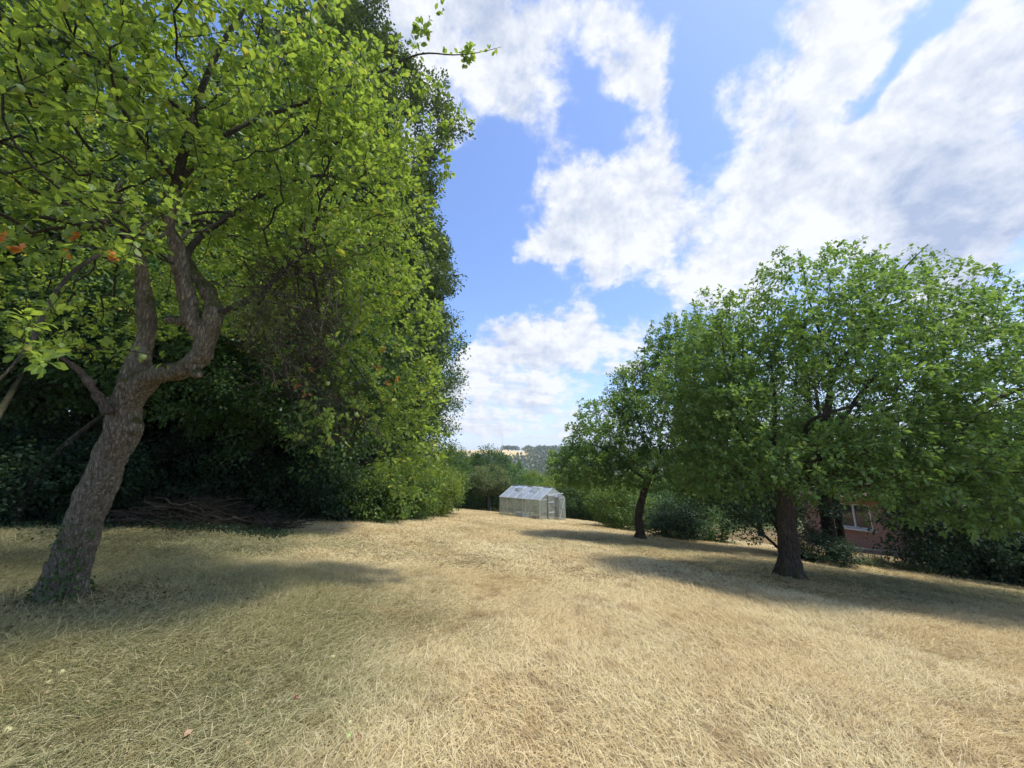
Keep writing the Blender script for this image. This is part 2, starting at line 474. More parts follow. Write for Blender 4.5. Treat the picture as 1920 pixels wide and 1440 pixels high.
def grow(nodes, par, pl, attr, bf=0.35, jit=0.06, seg=0.22, rg=rng):
    """connect attractors to the nearest branch, short paths preferred"""
    pos = [np.array(p) for p in nodes]; par = list(par); pl = list(pl); tip = []
    A = np.array(attr); n = len(A)
    N = np.array(nodes); L = np.array(pl)
    best = np.full(n, 1e9); bi = np.zeros(n, int)
    for s0 in range(0, len(N)):
        c = np.linalg.norm(A - N[s0], axis=1) + bf * L[s0]
        m = c < best; best[m] = c[m]; bi[m] = s0
    alive = np.ones(n, bool)
    for _ in range(n):
        k = int(np.argmin(np.where(alive, best, 1e9))); alive[k] = False
        a = A[k]; j = bi[k]; b = pos[j]
        dist = np.linalg.norm(a - b); m_ = max(1, int(round(dist / seg)))
        prev = j
        ofs = rg.normal(size=3) * jit * dist
        for q in range(1, m_ + 1):
            t = q / m_
            p = b + (a - b) * t + ofs * 4 * t * (1 - t) + (rg.normal(size=3) * 0.012 if q < m_ else 0)
            pos.append(p); par.append(prev); pl.append(pl[prev] + np.linalg.norm(p - pos[prev])); prev = len(pos) - 1
            cnew = np.linalg.norm(A - p, axis=1) + bf * pl[-1]
            m = alive & (cnew < best); best[m] = cnew[m]; bi[m] = prev
        tip.append(prev)
    return np.array(pos), np.array(par), np.array(tip)

LEAF_HI = (np.array([(0, 0, 0), (-.25, .30, .06), (0, .28, 0), (.25, .30, .06), (-.29, .64, .06), (0, .62, .01), (.29, .64, .06), (0, 1, -.10)]),
           np.array([(0, 2, 1), (0, 3, 2), (1, 2, 5), (1, 5, 4), (2, 3, 6), (2, 6, 5), (4, 5, 7), (5, 6, 7)]),
           np.array([0, 1, 0, 1, 1, 0, 1, .5]))
LEAF_MID = (np.array([(0, 0, 0), (-.30, .5, .08), (0, .45, 0), (.30, .5, .08), (0, 1, -.08)]),
            np.array([(0, 2, 1), (0, 3, 2), (1, 2, 4), (2, 3, 4)]), np.array([0, 1, 0, 1, .5]))
LEAF_LOW = (np.array([(0, 0, 0), (-.34, .5, .07), (0, 1, -.05), (.34, .5, .07)]), np.array([(0, 2, 1), (0, 3, 2)]), np.array([0, 1, .3, 1]))

def leaf_verts(tmpl, pos, ax, nrm, size):
    T = tmpl[0]
    ax = ax / np.maximum(np.linalg.norm(ax, axis=1, keepdims=True), 1e-9)
    sx_ = np.cross(ax, nrm); sx_ /= np.maximum(np.linalg.norm(sx_, axis=1, keepdims=True), 1e-9)
    nn = np.cross(sx_, ax)
    R = np.stack([sx_, ax, nn], 1)                     # rows
    V = np.einsum('vk,nkj->nvj', T, R) * size[:, None, None] + pos[:, None, :]
    return V, R

def leaf_mesh(name, tmpl, pos, ax, nrm, size, mat, rg=rng):
    V, _ = leaf_verts(tmpl, pos, ax, nrm, size)
    n, k = len(pos), len(tmpl[0])
    Fc = (tmpl[1][None, :, :] + (np.arange(n) * k)[:, None, None]).reshape(-1, 3)
    r = rg.random(n)
    return mesh(name, V.reshape(-1, 3), Fc, mat, True, {'rnd': np.repeat(r, k), 'side': np.tile(tmpl[2], n)})

def branch_mesh(name, pos, par, rad, mat, rmin=0.0, skip=None, thick=(0.009, 0.03)):
    n = len(pos); kids = [[] for _ in range(n)]
    for i in range(n):
        if par[i] >= 0: kids[par[i]].append(i)
    T = Tubes(); stack = [0]
    starts = [(i, -1) for i in range(n) if par[i] < 0]
    while starts:
        i, p0 = starts.pop()
        chain = [p0, i] if p0 >= 0 else [i]
        cur = i
        while kids[cur]:
            ks = sorted(kids[cur], key=lambda q: -rad[q])
            for q in ks[1:]: starts.append((q, cur))
            cur = ks[0]; chain.append(cur)
        if len(chain) < 2: continue
        c = np.array(chain); r = rad[c].copy()
        if p0 >= 0: r[0] = min(r[0], r[1] * 1.15)
        if skip is not None:
            m = ~skip[c]
            if m.sum() < 1: continue
            k0 = int(np.argmax(m)); k0 = max(0, k0 - 1); c = c[k0:]; r = r[k0:]
            if len(c) < 2: continue
        if r.max() < rmin: continue
        sides = 3 if r.max() < thick[0] else (5 if r.max() < thick[1] else 9)
        T.add(pos[c], r, sides, cap=False)
    return T.mesh(name, mat)

def solid_trunk(name, limbs, mat, voxel=0.02, rough=0.012, fs=9.0):
    """fuse the thick limbs into one skin and roughen it like bark"""
    T = Tubes()
    for pts, r in limbs: T.add(pts, r, 20)
    me = T.mesh(name, mat)
    o = bpy.data.objects.new('tmp', me); col.objects.link(o)
    md = o.modifiers.new('r', 'REMESH'); md.mode = 'VOXEL'; md.voxel_size = voxel; md.use_smooth_shade = True
    sm = o.modifiers.new('s', 'SMOOTH'); sm.factor = 0.6; sm.iterations = 6
    dg = bpy.context.evaluated_depsgraph_get(); dg.update()
    out = bpy.data.meshes.new_from_object(o.evaluated_get(dg))
    bpy.data.objects.remove(o)
    n = len(out.vertices); co = np.zeros(n * 3, np.float32); out.vertices.foreach_get('co', co); co = co.reshape(-1, 3)
    no = np.zeros(n * 3, np.float32); out.vertices.foreach_get('normal', no); no = no.reshape(-1, 3)
    d = np.zeros(n)
    for i in range(n):
        x, y, z = co[i]
        v1 = Vector((x * fs * 2.6, y * fs * 2.6, z * fs * 0.9))
        w1 = mnoise.noise(v1 * 1.3) * 0.5
        dd = mnoise.voronoi(v1 + Vector((w1, w1, w1)))[0]
        d[i] = min(dd[1] - dd[0], 0.45) * 2.0 - 0.5 + 1.8 * mnoise.noise(Vector((x * 5, y * 5, z * 4))) + 1.0 * mnoise.noise(Vector((x * 14, y * 14, z * 6)))
    co = co + no * (d * rough)[:, None]
    out.vertices.foreach_set('co', co.astype(np.float32).ravel())
    out.polygons.foreach_set('use_smooth', np.ones(len(out.polygons), bool))
    out.materials.clear(); out.materials.append(mat); out.name = name
    out.update()
    return out

def nodes_of(limbs):
    """limbs: list of (ctrl pts, radii, parent limb index or None)"""
    pos = []; par = []; rad = []; pl = []; dense = []; first = []
    for li, (pts, rr, pa) in enumerate(limbs):
        p, r = spline(pts, rr, 0.10)
        dense.append((p, r)); s0 = len(pos)
        for k in range(len(p)):
            if k == 0:
                if pa is None: q = -1; L = 0
                else:
                    q = int(np.argmin([np.linalg.norm(p[0] - x) for x in pos[:s0]])); L = pl[q]
            else: q = len(pos) - 1; L = pl[q] + np.linalg.norm(p[k] - p[k - 1])
            pos.append(p[k]); par.append(q); rad.append(r[k]); pl.append(L)
    return pos, par, rad, pl, dense

def pipe(pos, par, ns, fixed, tip=0.0028, ex=2.25, cap=0.72):
    n = len(pos); w_ = np.zeros(n); kids = np.zeros(n, int)
    for i in range(n):
        if par[i] >= 0: kids[par[i]] += 1
    for i in range(n - 1, -1, -1):
        if kids[i] == 0: w_[i] += tip ** ex
        if par[i] >= 0: w_[par[i]] += w_[i]
    r = w_ ** (1 / ex)
    r[:ns] = fixed
    for i in range(ns, n):
        r[i] = min(r[i], r[par[i]] * (cap if par[i] < ns else 1.0))
    return r

def sprig_leaves(pos, par, rad, thin, per, size, tips, bare=None, spread=0.05, up=0.25, rg=rng, flat=0.8):
    """leaves set round thin twigs, denser rosettes at the tips"""
    cand = [i for i in range(len(pos)) if par[i] >= 0 and rad[i] < thin]
    tips = set(int(t) for t in tips)
    base = []; axv = []
    for i in cand:
        if bare is not None and bare(pos[i]): continue
        k = rg.poisson(per[1] if i in tips else per[0])
        if k == 0: continue
        d = pos[i] - pos[par[i]]; L = np.linalg.norm(d) + 1e-9; d = d / L
        for q in range(k):
            t = rg.random() * (0.25 if i in tips else 1.0)
            base.append(pos[i] - d * L * t); axv.append(d)
    base = np.array(base); axv = np.array(axv); n = len(base)
    rv = rg.normal(size=(n, 3)); rv /= np.linalg.norm(rv, axis=1, keepdims=True)
    a = axv * 0.55 + rv * 0.95 + np.array([0, 0, up]) * 0.3; a /= np.linalg.norm(a, axis=1, keepdims=True)
    a[:, 2] -= 0.15
    nr = np.array([0, 0, flat]) + rg.normal(size=(n, 3)) * 0.42
    sz = size * (0.62 + 0.6 * rg.random(n))
    b = base + rv * 0.012 + a * spread * rg.random(n)[:, None] * 0.6
    return b, a, nr, sz

def inside(ells):
    E_ = np.array(ells)
    def f(p): return bool((((p - E_[:, :3]) / E_[:, 3:6]) ** 2).sum(1).min() < 1)
    return f

# ------------------------------------------------------------------ apple trees
APPLE_M, _t = new_mat('green apple skin')
_tc = _t.n('ShaderNodeTexCoord'); _n = _t.noise(_tc.outputs['Object'], 30, 4).outputs['Fac']
finish(_t, principled(_t, _t.mix(_t.ramp(_n, .35, .7), (0.26, 0.34, 0.09, 1), (0.38, 0.44, 0.14, 1)), 0.35, 0, 0.5))
ROT_M = flat_mat('russet windfall skin', (0.17, 0.035, 0.025), 0.5, var=0.5, scale=40)
PALE_M = flat_mat('pale windfall skin', (0.50, 0.47, 0.22), 0.45, var=0.25, scale=40)

def apple_mesh(name, mat, r=0.025):
    T_v = []; T_f = []
    prof = [(0.0, .74), (.30, .88), (.66, .86), (.93, .52), (1.0, .08), (.94, -.38), (.70, -.76), (.36, -.92), (.14, -.84)]
    seg = 12
    for (a, z) in prof[1:]:
        for k in range(seg):
            th = 2 * math.pi * k / seg
            T_v.append((a * r * math.cos(th), a * r * math.sin(th), z * r))
    n = len(T_v); T_v.append((0, 0, prof[0][1] * r)); T_v.append((0, 0, -.74 * r))
    tris = []; quads = []
    for k in range(seg):
        k2 = (k + 1) % seg
        tris.append((n, k, k2))
        for j in range(len(prof) - 2): quads.append((j * seg + k, (j + 1) * seg + k, (j + 1) * seg + k2, j * seg + k2))
        b = (len(prof) - 2) * seg; tris.append((n + 1, b + k2, b + k))
    # stalk
    s0 = len(T_v)
    for z, rr in ((.7, .05), (1.45, .04)):
        for k in range(3):
            th = 2 * math.pi * k / 3; T_v.append((rr * r * math.cos(th) + .1 * r * (z > 1), rr * r * math.sin(th), z * r))
    for k in range(3): quads.append((s0 + k, s0 + (k + 1) % 3, s0 + 3 + (k + 1) % 3, s0 + 3 + k))
    return mesh(name, T_v, [np.array(tris), np.array(quads)], mat, True)

def single_leaf_meshes(name, mat, k=5, seed=3, tmpl=LEAF_HI, L=1.0):
    rg = np.random.default_rng(seed); out = []
    for i in range(k):
        T = tmpl[0].copy() * L
        T[:, 2] *= 0.6 + rg.random() * 1.0
        T[:, 0] *= 0.85 + rg.random() * 0.3
        out.append(mesh(name, T, tmpl[1], mat, True, {'rnd': np.full(len(T), (i + .5) / k * .95), 'side': tmpl[2]}))
    return out

def put_leaves(root, name, b, a, nr, sz, tmpl, mat, rootloc, near=300, seed=5, hide=None):
    """the leaves that show largest become single parts, the rest one foliage part"""
    d = np.linalg.norm(b - np.array([0, 0, EYE]), axis=1)
    v = b - np.array([0, 0, EYE])
    fwd = np.array([0, math.cos(PITCH), math.sin(PITCH)]); upv = np.array([0, -math.sin(PITCH), math.cos(PITCH)])
    dep = v @ fwd; X = v[:, 0] / np.maximum(dep, .01); Y = (v @ upv) / np.maximum(dep, .01)
    vis = (dep > .3) & (np.abs(X) < 1.31) & (np.abs(Y) < .98)
    order = np.argsort(np.where(vis, dep / sz, 1e6))
    sel = order[:near]
    keep = np.ones(len(b), bool); keep[sel] = False
    ms = single_leaf_meshes('leaf', mat, 6, seed)
    V, R = leaf_verts(tmpl, b[sel], a[sel], nr[sel], sz[sel])
    for q, i in enumerate(sel):
        o = link('leaf', ms[q % len(ms)], root)
        M = Matrix((tuple(R[q][:, 0]), tuple(R[q][:, 1]), tuple(R[q][:, 2])))
        # rows of R are the leaf's own axes
        M = Matrix([[R[q][c][r_] for c in range(3)] for r_ in range(3)]).to_4x4()
        M = Matrix.Translation(Vector(b[i] - rootloc)) @ M @ Matrix.Scale(float(sz[i]), 4)
        o.matrix_local = M
    me = leaf_mesh('foliage', tmpl, b[keep] - rootloc, a[keep], nr[keep], sz[keep], mat)
    f = link('foliage', me, root); tag(f, kind='stuff')

def shift(me, off):
    n = len(me.vertices); c = np.zeros(n * 3, np.float32); me.vertices.foreach_get('co', c)
    c = (c.reshape(-1, 3) - np.array(off, np.float32)).ravel(); me.vertices.foreach_set('co', c); me.update(); return me

AP_TREE = None
# ---- the big leaning apple tree on the left
T0 = 4.5
def Q(px, py, t=T0): return P(px, py, t)
base_L = P(115, 1112, 4.5)
base_L[2] = g1(base_L[0], base_L[1])
LIMBS = [
    ([base_L + np.array([-.03, 0, -.25]), Q(122, 1085), Q(150, 1000), Q(180, 920), Q(212, 850), Q(232, 800), Q(232, 758)], [.36, .30, .25, .245, .235, .25, .22], None),
    ([Q(232, 765), Q(262, 722, 4.47), Q(300, 700, 4.4), Q(345, 692, 4.32), Q(378, 660, 4.3), Q(392, 615, 4.3)], [.22, .19, .165, .155, .16, .14], 0),
    ([Q(385, 640, 4.3), Q(358, 590, 4.28), Q(342, 520, 4.25), Q(330, 460, 4.2), Q(318, 410, 4.15), Q(335, 330, 4.1), Q(358, 225, 4.05)], [.14, .13, .118, .105, .095, .075, .06], 1),
    ([Q(358, 225, 4.05), Q(385, 150, 4.1), Q(420, 75, 4.2), Q(466, 0, 4.3), Q(500, -120, 4.5), Q(520, -260, 4.8)], [.055, .048, .04, .034, .025, .015], 2),
    ([Q(392, 620, 4.3), Q(400, 580, 4.32), Q(390, 545, 4.42), Q(365, 515, 4.55), Q(350, 480, 4.75), Q(380, 440, 5.0), Q(440, 400, 5.3)], [.13, .115, .105, .095, .075, .06, .05], 1),
    ([Q(400, 592, 4.32), Q(430, 580, 4.35), Q(470, 560, 4.5), Q(520, 520, 4.8), Q(560, 470, 5.2), Q(600, 400, 5.6)], [.09, .07, .058, .05, .04, .03], 4),
    ([Q(228, 760), Q(258, 680, 4.55), Q(275, 620, 4.6), Q(268, 540, 4.65), Q(262, 480, 4.7), Q(230, 440, 4.8), Q(150, 420, 4.9), Q(40, 400, 5.0)], [.19, .155, .135, .12, .10, .07, .055, .04], 0),
    ([Q(262, 480, 4.7), Q(240, 400, 4.5), Q(200, 320, 4.2), Q(140, 250, 3.8), Q(60, 200, 3.3)], [.08, .06, .05, .038, .025], 6),
    ([Q(358, 228, 4.05), Q(320, 190, 3.9), Q(240, 150, 3.6), Q(160, 100, 3.2), Q(60, 40, 2.9)], [.045, .036, .03, .024, .016], 2),
    ([Q(330, 340, 4.1), Q(300, 300, 3.9), Q(250, 240, 3.6), Q(215, 170, 3.3), Q(205, 90, 3.1)], [.04, .032, .026, .02, .014], 2),
    ([Q(345, 330, 4.1), Q(430, 250, 4.3), Q(520, 210, 4.6), Q(610, 180, 4.8), Q(700, 140, 5.0), Q(785, 102, 5.1), Q(850, 103, 5.15), Q(895, 99, 5.2), Q(940, 88, 5.25)], [.05, .042, .036, .03, .024, .018, .012, .008, .004], 2),
    ([Q(785, 102, 5.1), Q(788, 70, 5.1), Q(800, 35, 5.1), Q(838, 8, 5.1)], [.009, .008, .006, .004], 10),
    ([Q(735, 125, 5.05), Q(790, 150, 5.1), Q(835, 180, 5.1), Q(860, 205, 5.1), Q(883, 232, 5.1)], [.011, .009, .008, .006, .004], 10),
    ([Q(560, 470, 5.2), Q(590, 530, 5.5), Q(600, 590, 5.6), Q(640, 650, 5.8), Q(690, 720, 6.0), Q(740, 790, 6.1)], [.04, .04, .035, .026, .02, .012], 5),
    ([Q(440, 400, 5.3), Q(520, 350, 5.5), Q(620, 330, 5.7), Q(720, 380, 5.9), Q(790, 470, 6.0)], [.05, .04, .03, .022, .012], 4),
    ([Q(560, 560, 5.5), Q(600, 640, 5.3), Q(622, 720, 5.2), Q(640, 800, 5.2), Q(650, 860, 5.2)], [.014, .012, .010, .007, .004], 13),
    ([Q(500, 640, 4.8), Q(560, 700, 4.8), Q(600, 770, 4.8), Q(625, 830, 4.8)], [.010, .009, .007, .004], 5),
]
LIMBS = [(a_, [x * (.68 if x > .1 else .60) for x in b_], c_) for a_, b_, c_ in LIMBS]
pos, par, fix, pl, dense = nodes_of(LIMBS)
ns = len(pos)
ELL_L = [
    (-4.2, 4.6, 6.0, 2.7, 2.5, 1.7), (-2.45, 5.0, 5.1, 1.35, 1.8, 2.0), (-1.95, 6.3, 3.5, 0.95, 1.1, 1.5), (-1.75, 6.5, 2.2, 0.72, 0.85, 1.25),
    (-4.6, 2.9, 4.6, 2.0, 1.5, 1.15), (-7.0, 5.6, 4.8, 2.0, 2.2, 1.6), (-2.7, 3.7, 5.6, 1.2, 1.3, 1.2), (-2.9, 4.9, 3.75, .9, 1.1, .9),
    (-1.55, 6.3, 1.75, .55, .75, .95), (-3.6, 2.6, 5.2, 1.4, 1.1, .9), (-5.0, 2.4, 4.3, 1.2, .9, .8), (-2.0, 4.4, 6.2, .9, 1.2, 1.1), (-4.5, 6.4, 5.6, 2.0, 1.0, 1.3), (-4.2, 1.4, 5.6, 2.4, 1.6, 1.0), (-6.4, 2.0, 5.0, 1.9, 1.8, 1.2), (-4.2, 7.9, 6.4, 2.4, 1.4, 1.0), (-6.5, 8.5, 5.8, 2.0, 1.5, 1.2),  # last lobes, overhead and behind out of view, added to widen the ground shade
]
attr = rand_in(ELL_L, 6800, 0.25)
bare_e = [tuple(P(560, 575, t_)) + (.125 * t_, .45, .205 * t_) for t_ in (3.4, 3.9, 4.4, 4.9, 5.4, 5.9)] + [tuple(P(615, 760, 5.4)) + (.45, 1.0, .6)]
twig_e = bare_e[2:]
bare_attr = rand_in(twig_e, 1500, 0.0)
sprig = np.array([P(20 + 130 * rng.random(), 570 + 120 * rng.random(), 2.5 + .5 * rng.random()) for _ in range(10)])
sprig2 = np.array([P(10 + 330 * rng.random(), 350 + 130 * rng.random(), 2.7 + 1.0 * rng.random()) for _ in range(45)])
strag = np.array([P(880 * 1.0 + rng.normal() * 4, 100 + rng.normal() * 8, 5.2) for _ in range(5)] + [P(800 + 70 * q / 8 + rng.normal() * 5, 155 + 60 * q / 8 + rng.normal() * 8, 5.1) for q in range(8)]
                 + [P(795 + 8 * rng.normal(), 60 + 12 * rng.normal(), 5.1) for q in range(5)] + [P(835 + rng.normal() * 5, 330 + rng.normal() * 10 - 100 * rng.random(), 5.3) for q in range(10)])
# no crown in front of the fork, which the photograph leaves open
allA = np.vstack([attr, bare_attr, sprig, sprig2, strag])
fork = np.array([[-3.8, 4.0, 3.45, 1.45, 1.9, .82], [-2.9, 3.9, 2.9, 0.9, 1.2, .9], tuple(P(500, 620, 4.1)) + (.62, 1.0, .6)])
keepm = ~((((allA[:, None, :] - fork[None, :, :3]) / fork[None, :, 3:]) ** 2).sum(2) < 1).any(1)
close_e = np.array(bare_e[:2]); keepm &= ~((((allA[:, None, :] - close_e[None, :, :3]) / close_e[None, :, 3:]) ** 2).sum(2) < 1).any(1)
keepm[-(len(strag) + len(sprig) + len(sprig2)):] = True
allA = allA[keepm]
pos, par, tips = grow(pos, par, pl, allA, 0.32, 0.07, 0.16)
rad = pipe(pos, par, ns, fix, 0.0030, 2.4, .6)
skip = np.zeros(len(pos), bool)
big = [(p, r) for p, r in dense if r.max() > .05]
for (p, r), (pts, rr, pa) in zip(dense, LIMBS): pass
skip[:ns] = np.array(fix) > 0.05
limbs_solid = []
for p, r in dense:
    m = r > 0.046
    if m.sum() > 2: limbs_solid.append((p[m], r[m]))
# root flare
for k in range(6):
    a_ = k * 1.05 + .3; e = base_L + np.array([math.cos(a_) * .30, math.sin(a_) * .30, 0]); e[2] = g1(e[0], e[1]) - .10
    pts, rr = spline([base_L + np.array([math.cos(a_) * .12, math.sin(a_) * .12, .42]), base_L + np.array([math.cos(a_) * .19, math.sin(a_) * .19, .10]), e], [.085, .06, .02], .05)
    limbs_solid.append((pts, rr))
# knots and pruned stubs
for (c, d, r_) in [((370, 700, 4.22), (.5, -.7, -.25), .055), ((250, 800, 4.47), (.9, -.1, 0), .085), ((236, 722, 4.38), (-.1, -1, .1), .06), ((326, 600, 4.24), (-1, -.2, .1), .045), ((215, 750, 4.45), (-.9, -.3, .2), .07)]:
    c_ = P(*c); d_ = np.array(d); d_ = d_ / np.linalg.norm(d_)
    limbs_solid.append((np.array([c_ - d_ * .08, c_, c_ + d_ * .05, c_ + d_ * .08]), np.array([r_, r_, r_ * .9, r_ * .6])))
root = empty('apple_tree', base_L, 'gnarled leaning apple tree with forked mossy limbs and drooping crown, nearest on the left', 'tree')
tm = shift(solid_trunk('trunk', limbs_solid, M_bark, 0.019, 0.014), base_L)
link('trunk', tm, root)
bm_ = shift(branch_mesh('branches', pos, par, rad, M_twig, skip=skip), base_L)
o = link('branches', bm_, root); tag(o, kind='stuff')
bare_f = inside(bare_e)
b, a, nr, sz = sprig_leaves(pos, par, rad, 0.0085, (2.4, 9.5), 0.080, tips, bare=lambda p: bare_f(p) and (math.sin(p[0] * 37 + p[2] * 23) < .86), spread=.06)
print('left leaves', len(b))
put_leaves(root, 'leaf', b, a, nr, sz, LEAF_HI, M_apple_near, base_L, 300)
# apples hang below the thin twigs
ap = apple_mesh('apple', APPLE_M, 0.026)
cand = [i for i in range(ns, len(pos)) if rad[i] < .006]
vis = []
for i in rng.permutation(cand):
    p = pos[i]; v = p - np.array([0, 0, EYE]); dep = v[1] * math.cos(PITCH) + v[2] * math.sin(PITCH)
    if dep > 1.2 and abs(v[0] / dep) < 1.33: vis.append(i)
    if len(vis) >= 170: break
for i in vis:
    o = link('apple', ap, root)
    o.matrix_local = Matrix.Translation(Vector(pos[i] - base_L + np.array([0, 0, -.04]))) @ Matrix.Rotation(rng.random() * 6, 4, 'Z') @ Matrix.Rotation(rng.normal() * .4, 4, 'X') @ Matrix.Scale(0.85 + .35 * rng.random(), 4)
# withered orange leaf tufts
M_with = leaf_mat('withered leaf', (0.32, 0.11, 0.035), (0.55, 0.24, 0.05), (0.65, 0.40, 0.07), 0.3)
for (px, py, t) in [(210, 478, 2.9), (135, 440, 3.0), (40, 468, 2.7), (125, 475, 3.1), (5, 440, 2.6), (725, 715, 5.6), (708, 690, 5.6), (718, 655, 5.7), (573, 738, 4.9), (556, 720, 4.9), (583, 690, 5.0), (745, 712, 5.7)]:
    c = P(px, py, t); k = 7
    bb = np.tile(c, (k, 1)) + rng.normal(size=(k, 3)) * .012; aa = rng.normal(size=(k, 3)) + np.array([0, 0, -.4]); nn = rng.normal(size=(k, 3))
    me = leaf_mesh('withered_tuft', LEAF_HI, bb - base_L, aa, nn, np.full(k, .055) * (.6 + .7 * rng.random(k)), M_with)
    o = link('withered_tuft', me, root); o['label'] = 'orange withered leaf tuft'
# dead snag at the fork with a hanging strip
Tb = Tubes()
p_, r_ = spline([Q(205, 775, 4.3), Q(178, 735, 4.25), Q(158, 705, 4.2), Q(140, 688, 4.15), Q(112, 668, 4.1), Q(92, 651, 4.05)], [.055, .042, .036, .026, .02, .014], .04)
Tb.add(p_ - base_L, r_ * (1 + .25 * np.sin(np.arange(len(r_)) * 1.7)), 9)
p_, r_ = spline([Q(200, 790, 4.22), Q(209, 830, 4.2), Q(203, 855, 4.18), Q(192, 862, 4.15), Q(204, 872, 4.15)], [.014, .010, .008, .007, .003], .03)
Tb.add(p_ - base_L, r_, 6)
p_, r_ = spline([Q(-30, 740, 2.6), Q(20, 690, 2.7), Q(60, 640, 2.9), Q(72, 610, 3.0), Q(110, 540, 3.4), Q(150, 500, 3.9), Q(200, 470, 4.4)], [.006, .009, .012, .016, .014, .018, .022], .06)
Tb.add(p_ - base_L, r_, 7)
o = link('dead_branch', Tb.mesh('dead_branch', M_dead), root); o['label'] = 'bare pinkish dead branch'
# dense tangle of bare twigs hanging in the middle of the crown
T = Tubes(); te = rand_in([e_[:3] + (e_[3] * 1.15, e_[4], e_[5] * 1.1) for e_ in twig_e], 750, 0.0); rgt = np.random.default_rng(12)
for c_ in te:
    d_ = np.array([.45, 0, -.75]) * rgt.choice([1, 1, -.6]) + rgt.normal(size=3) * .6; d_ /= np.linalg.norm(d_); L_t = .18 + .30 * rgt.random(); k_ = 1.0
    if rgt.random() < .33: L_t *= 1.9; k_ = 1.7
    s_ = rgt.normal(size=3) * .05
    T.add(np.array([c_ - d_ * L_t * .5, c_ - d_ * L_t * .1 + s_, c_ + d_ * L_t * .25 + s_ * .3, c_ + d_ * L_t * .5 + rgt.normal(size=3) * .03]) - base_L, [.0046 * k_, .0040 * k_, .0030 * k_, .0018], 3, cap=False)
o = link('dead_twigs', T.mesh('dead_twigs', M_dead), root); tag(o, kind='stuff')
# ivy round the foot
n = 900
th = rng.random(n) * 2 * math.pi; hh = rng.random(n) ** 2 * 1.0
axis_p = np.array([np.interp(hh, [0, .5, 1.2], [base_L[k], Q(140, 1040)[k] if k != 2 else base_L[2] + .5, Q(165, 965)[k] if k != 2 else base_L[2] + 1.2]) for k in range(3)]).T
rr = np.interp(hh, [0, .15, .4, 1.2], [.30, .235, .205, .185])
bb = axis_p + np.stack([np.cos(th) * rr, np.sin(th) * rr, np.zeros(n)], 1); bb[:, 2] = base_L[2] + hh
sel = (np.sin(th * 1.0 + 1.2) < 0.9) & ((hh < .22) | (np.cos(th - 5.1) > .55))
bb = bb[sel]; th = th[sel]; n = len(bb)
out = np.stack([np.cos(th), np.sin(th), np.zeros(n)], 1)
me = leaf_mesh('ivy', LEAF_MID, bb - base_L, rng.normal(size=(n, 3)) * .6 + np.array([0, 0, -.6]), out + rng.normal(size=(n, 3)) * .3, np.full(n, .055), M_ivy)
o = link('ivy', me, root); tag(o, kind='stuff')

# mistletoe clump
def mistletoe(c, r, label, n=150, seed=1):
    rg = np.random.default_rng(seed); T = Tubes(); lb = []; la = []
    for k in range(n):
        d = rg.normal(size=3); d[2] -= .35; d /= np.linalg.norm(d); L = r * (.6 + .5 * rg.random())
        p1 = d * L * .5 + rg.normal(size=3) * .02 * r / .3; p2 = d * L + rg.normal(size=3) * .05 * r / .3
        T.add(np.array([[0, 0, 0], p1, p2]), [.004, .003, .002], 3, cap=False)
        for s_ in (-1, 1):
            for q in range(2):
                lb.append(p2 if q else p1 * .5 + p2 * .5); v = d + s_ * np.cross(d, rg.normal(size=3)) * .8; la.append(v)
    root_ = empty('mistletoe', c, label, 'mistletoe')
    link('stems', T.mesh('stems', M_mistle_stem), root_)
    lb = np.array(lb); la = np.array(la)
    f = link('leaves', leaf_mesh('leaves', (LEAF_MID[0] * np.array([.55, 1, 1]), LEAF_MID[1], LEAF_MID[2]), lb, la, rg.normal(size=lb.shape), np.full(len(lb), .055), M_mistle), root_)
    tag(f, kind='stuff')
M_mistle_stem = flat_mat('mistletoe stem', (0.12, 0.13, 0.04), 0.7)
mistletoe(P(482, 585, 4.3), .36, 'yellowish mistletoe ball growing beside the mossy limb of the left apple tree')

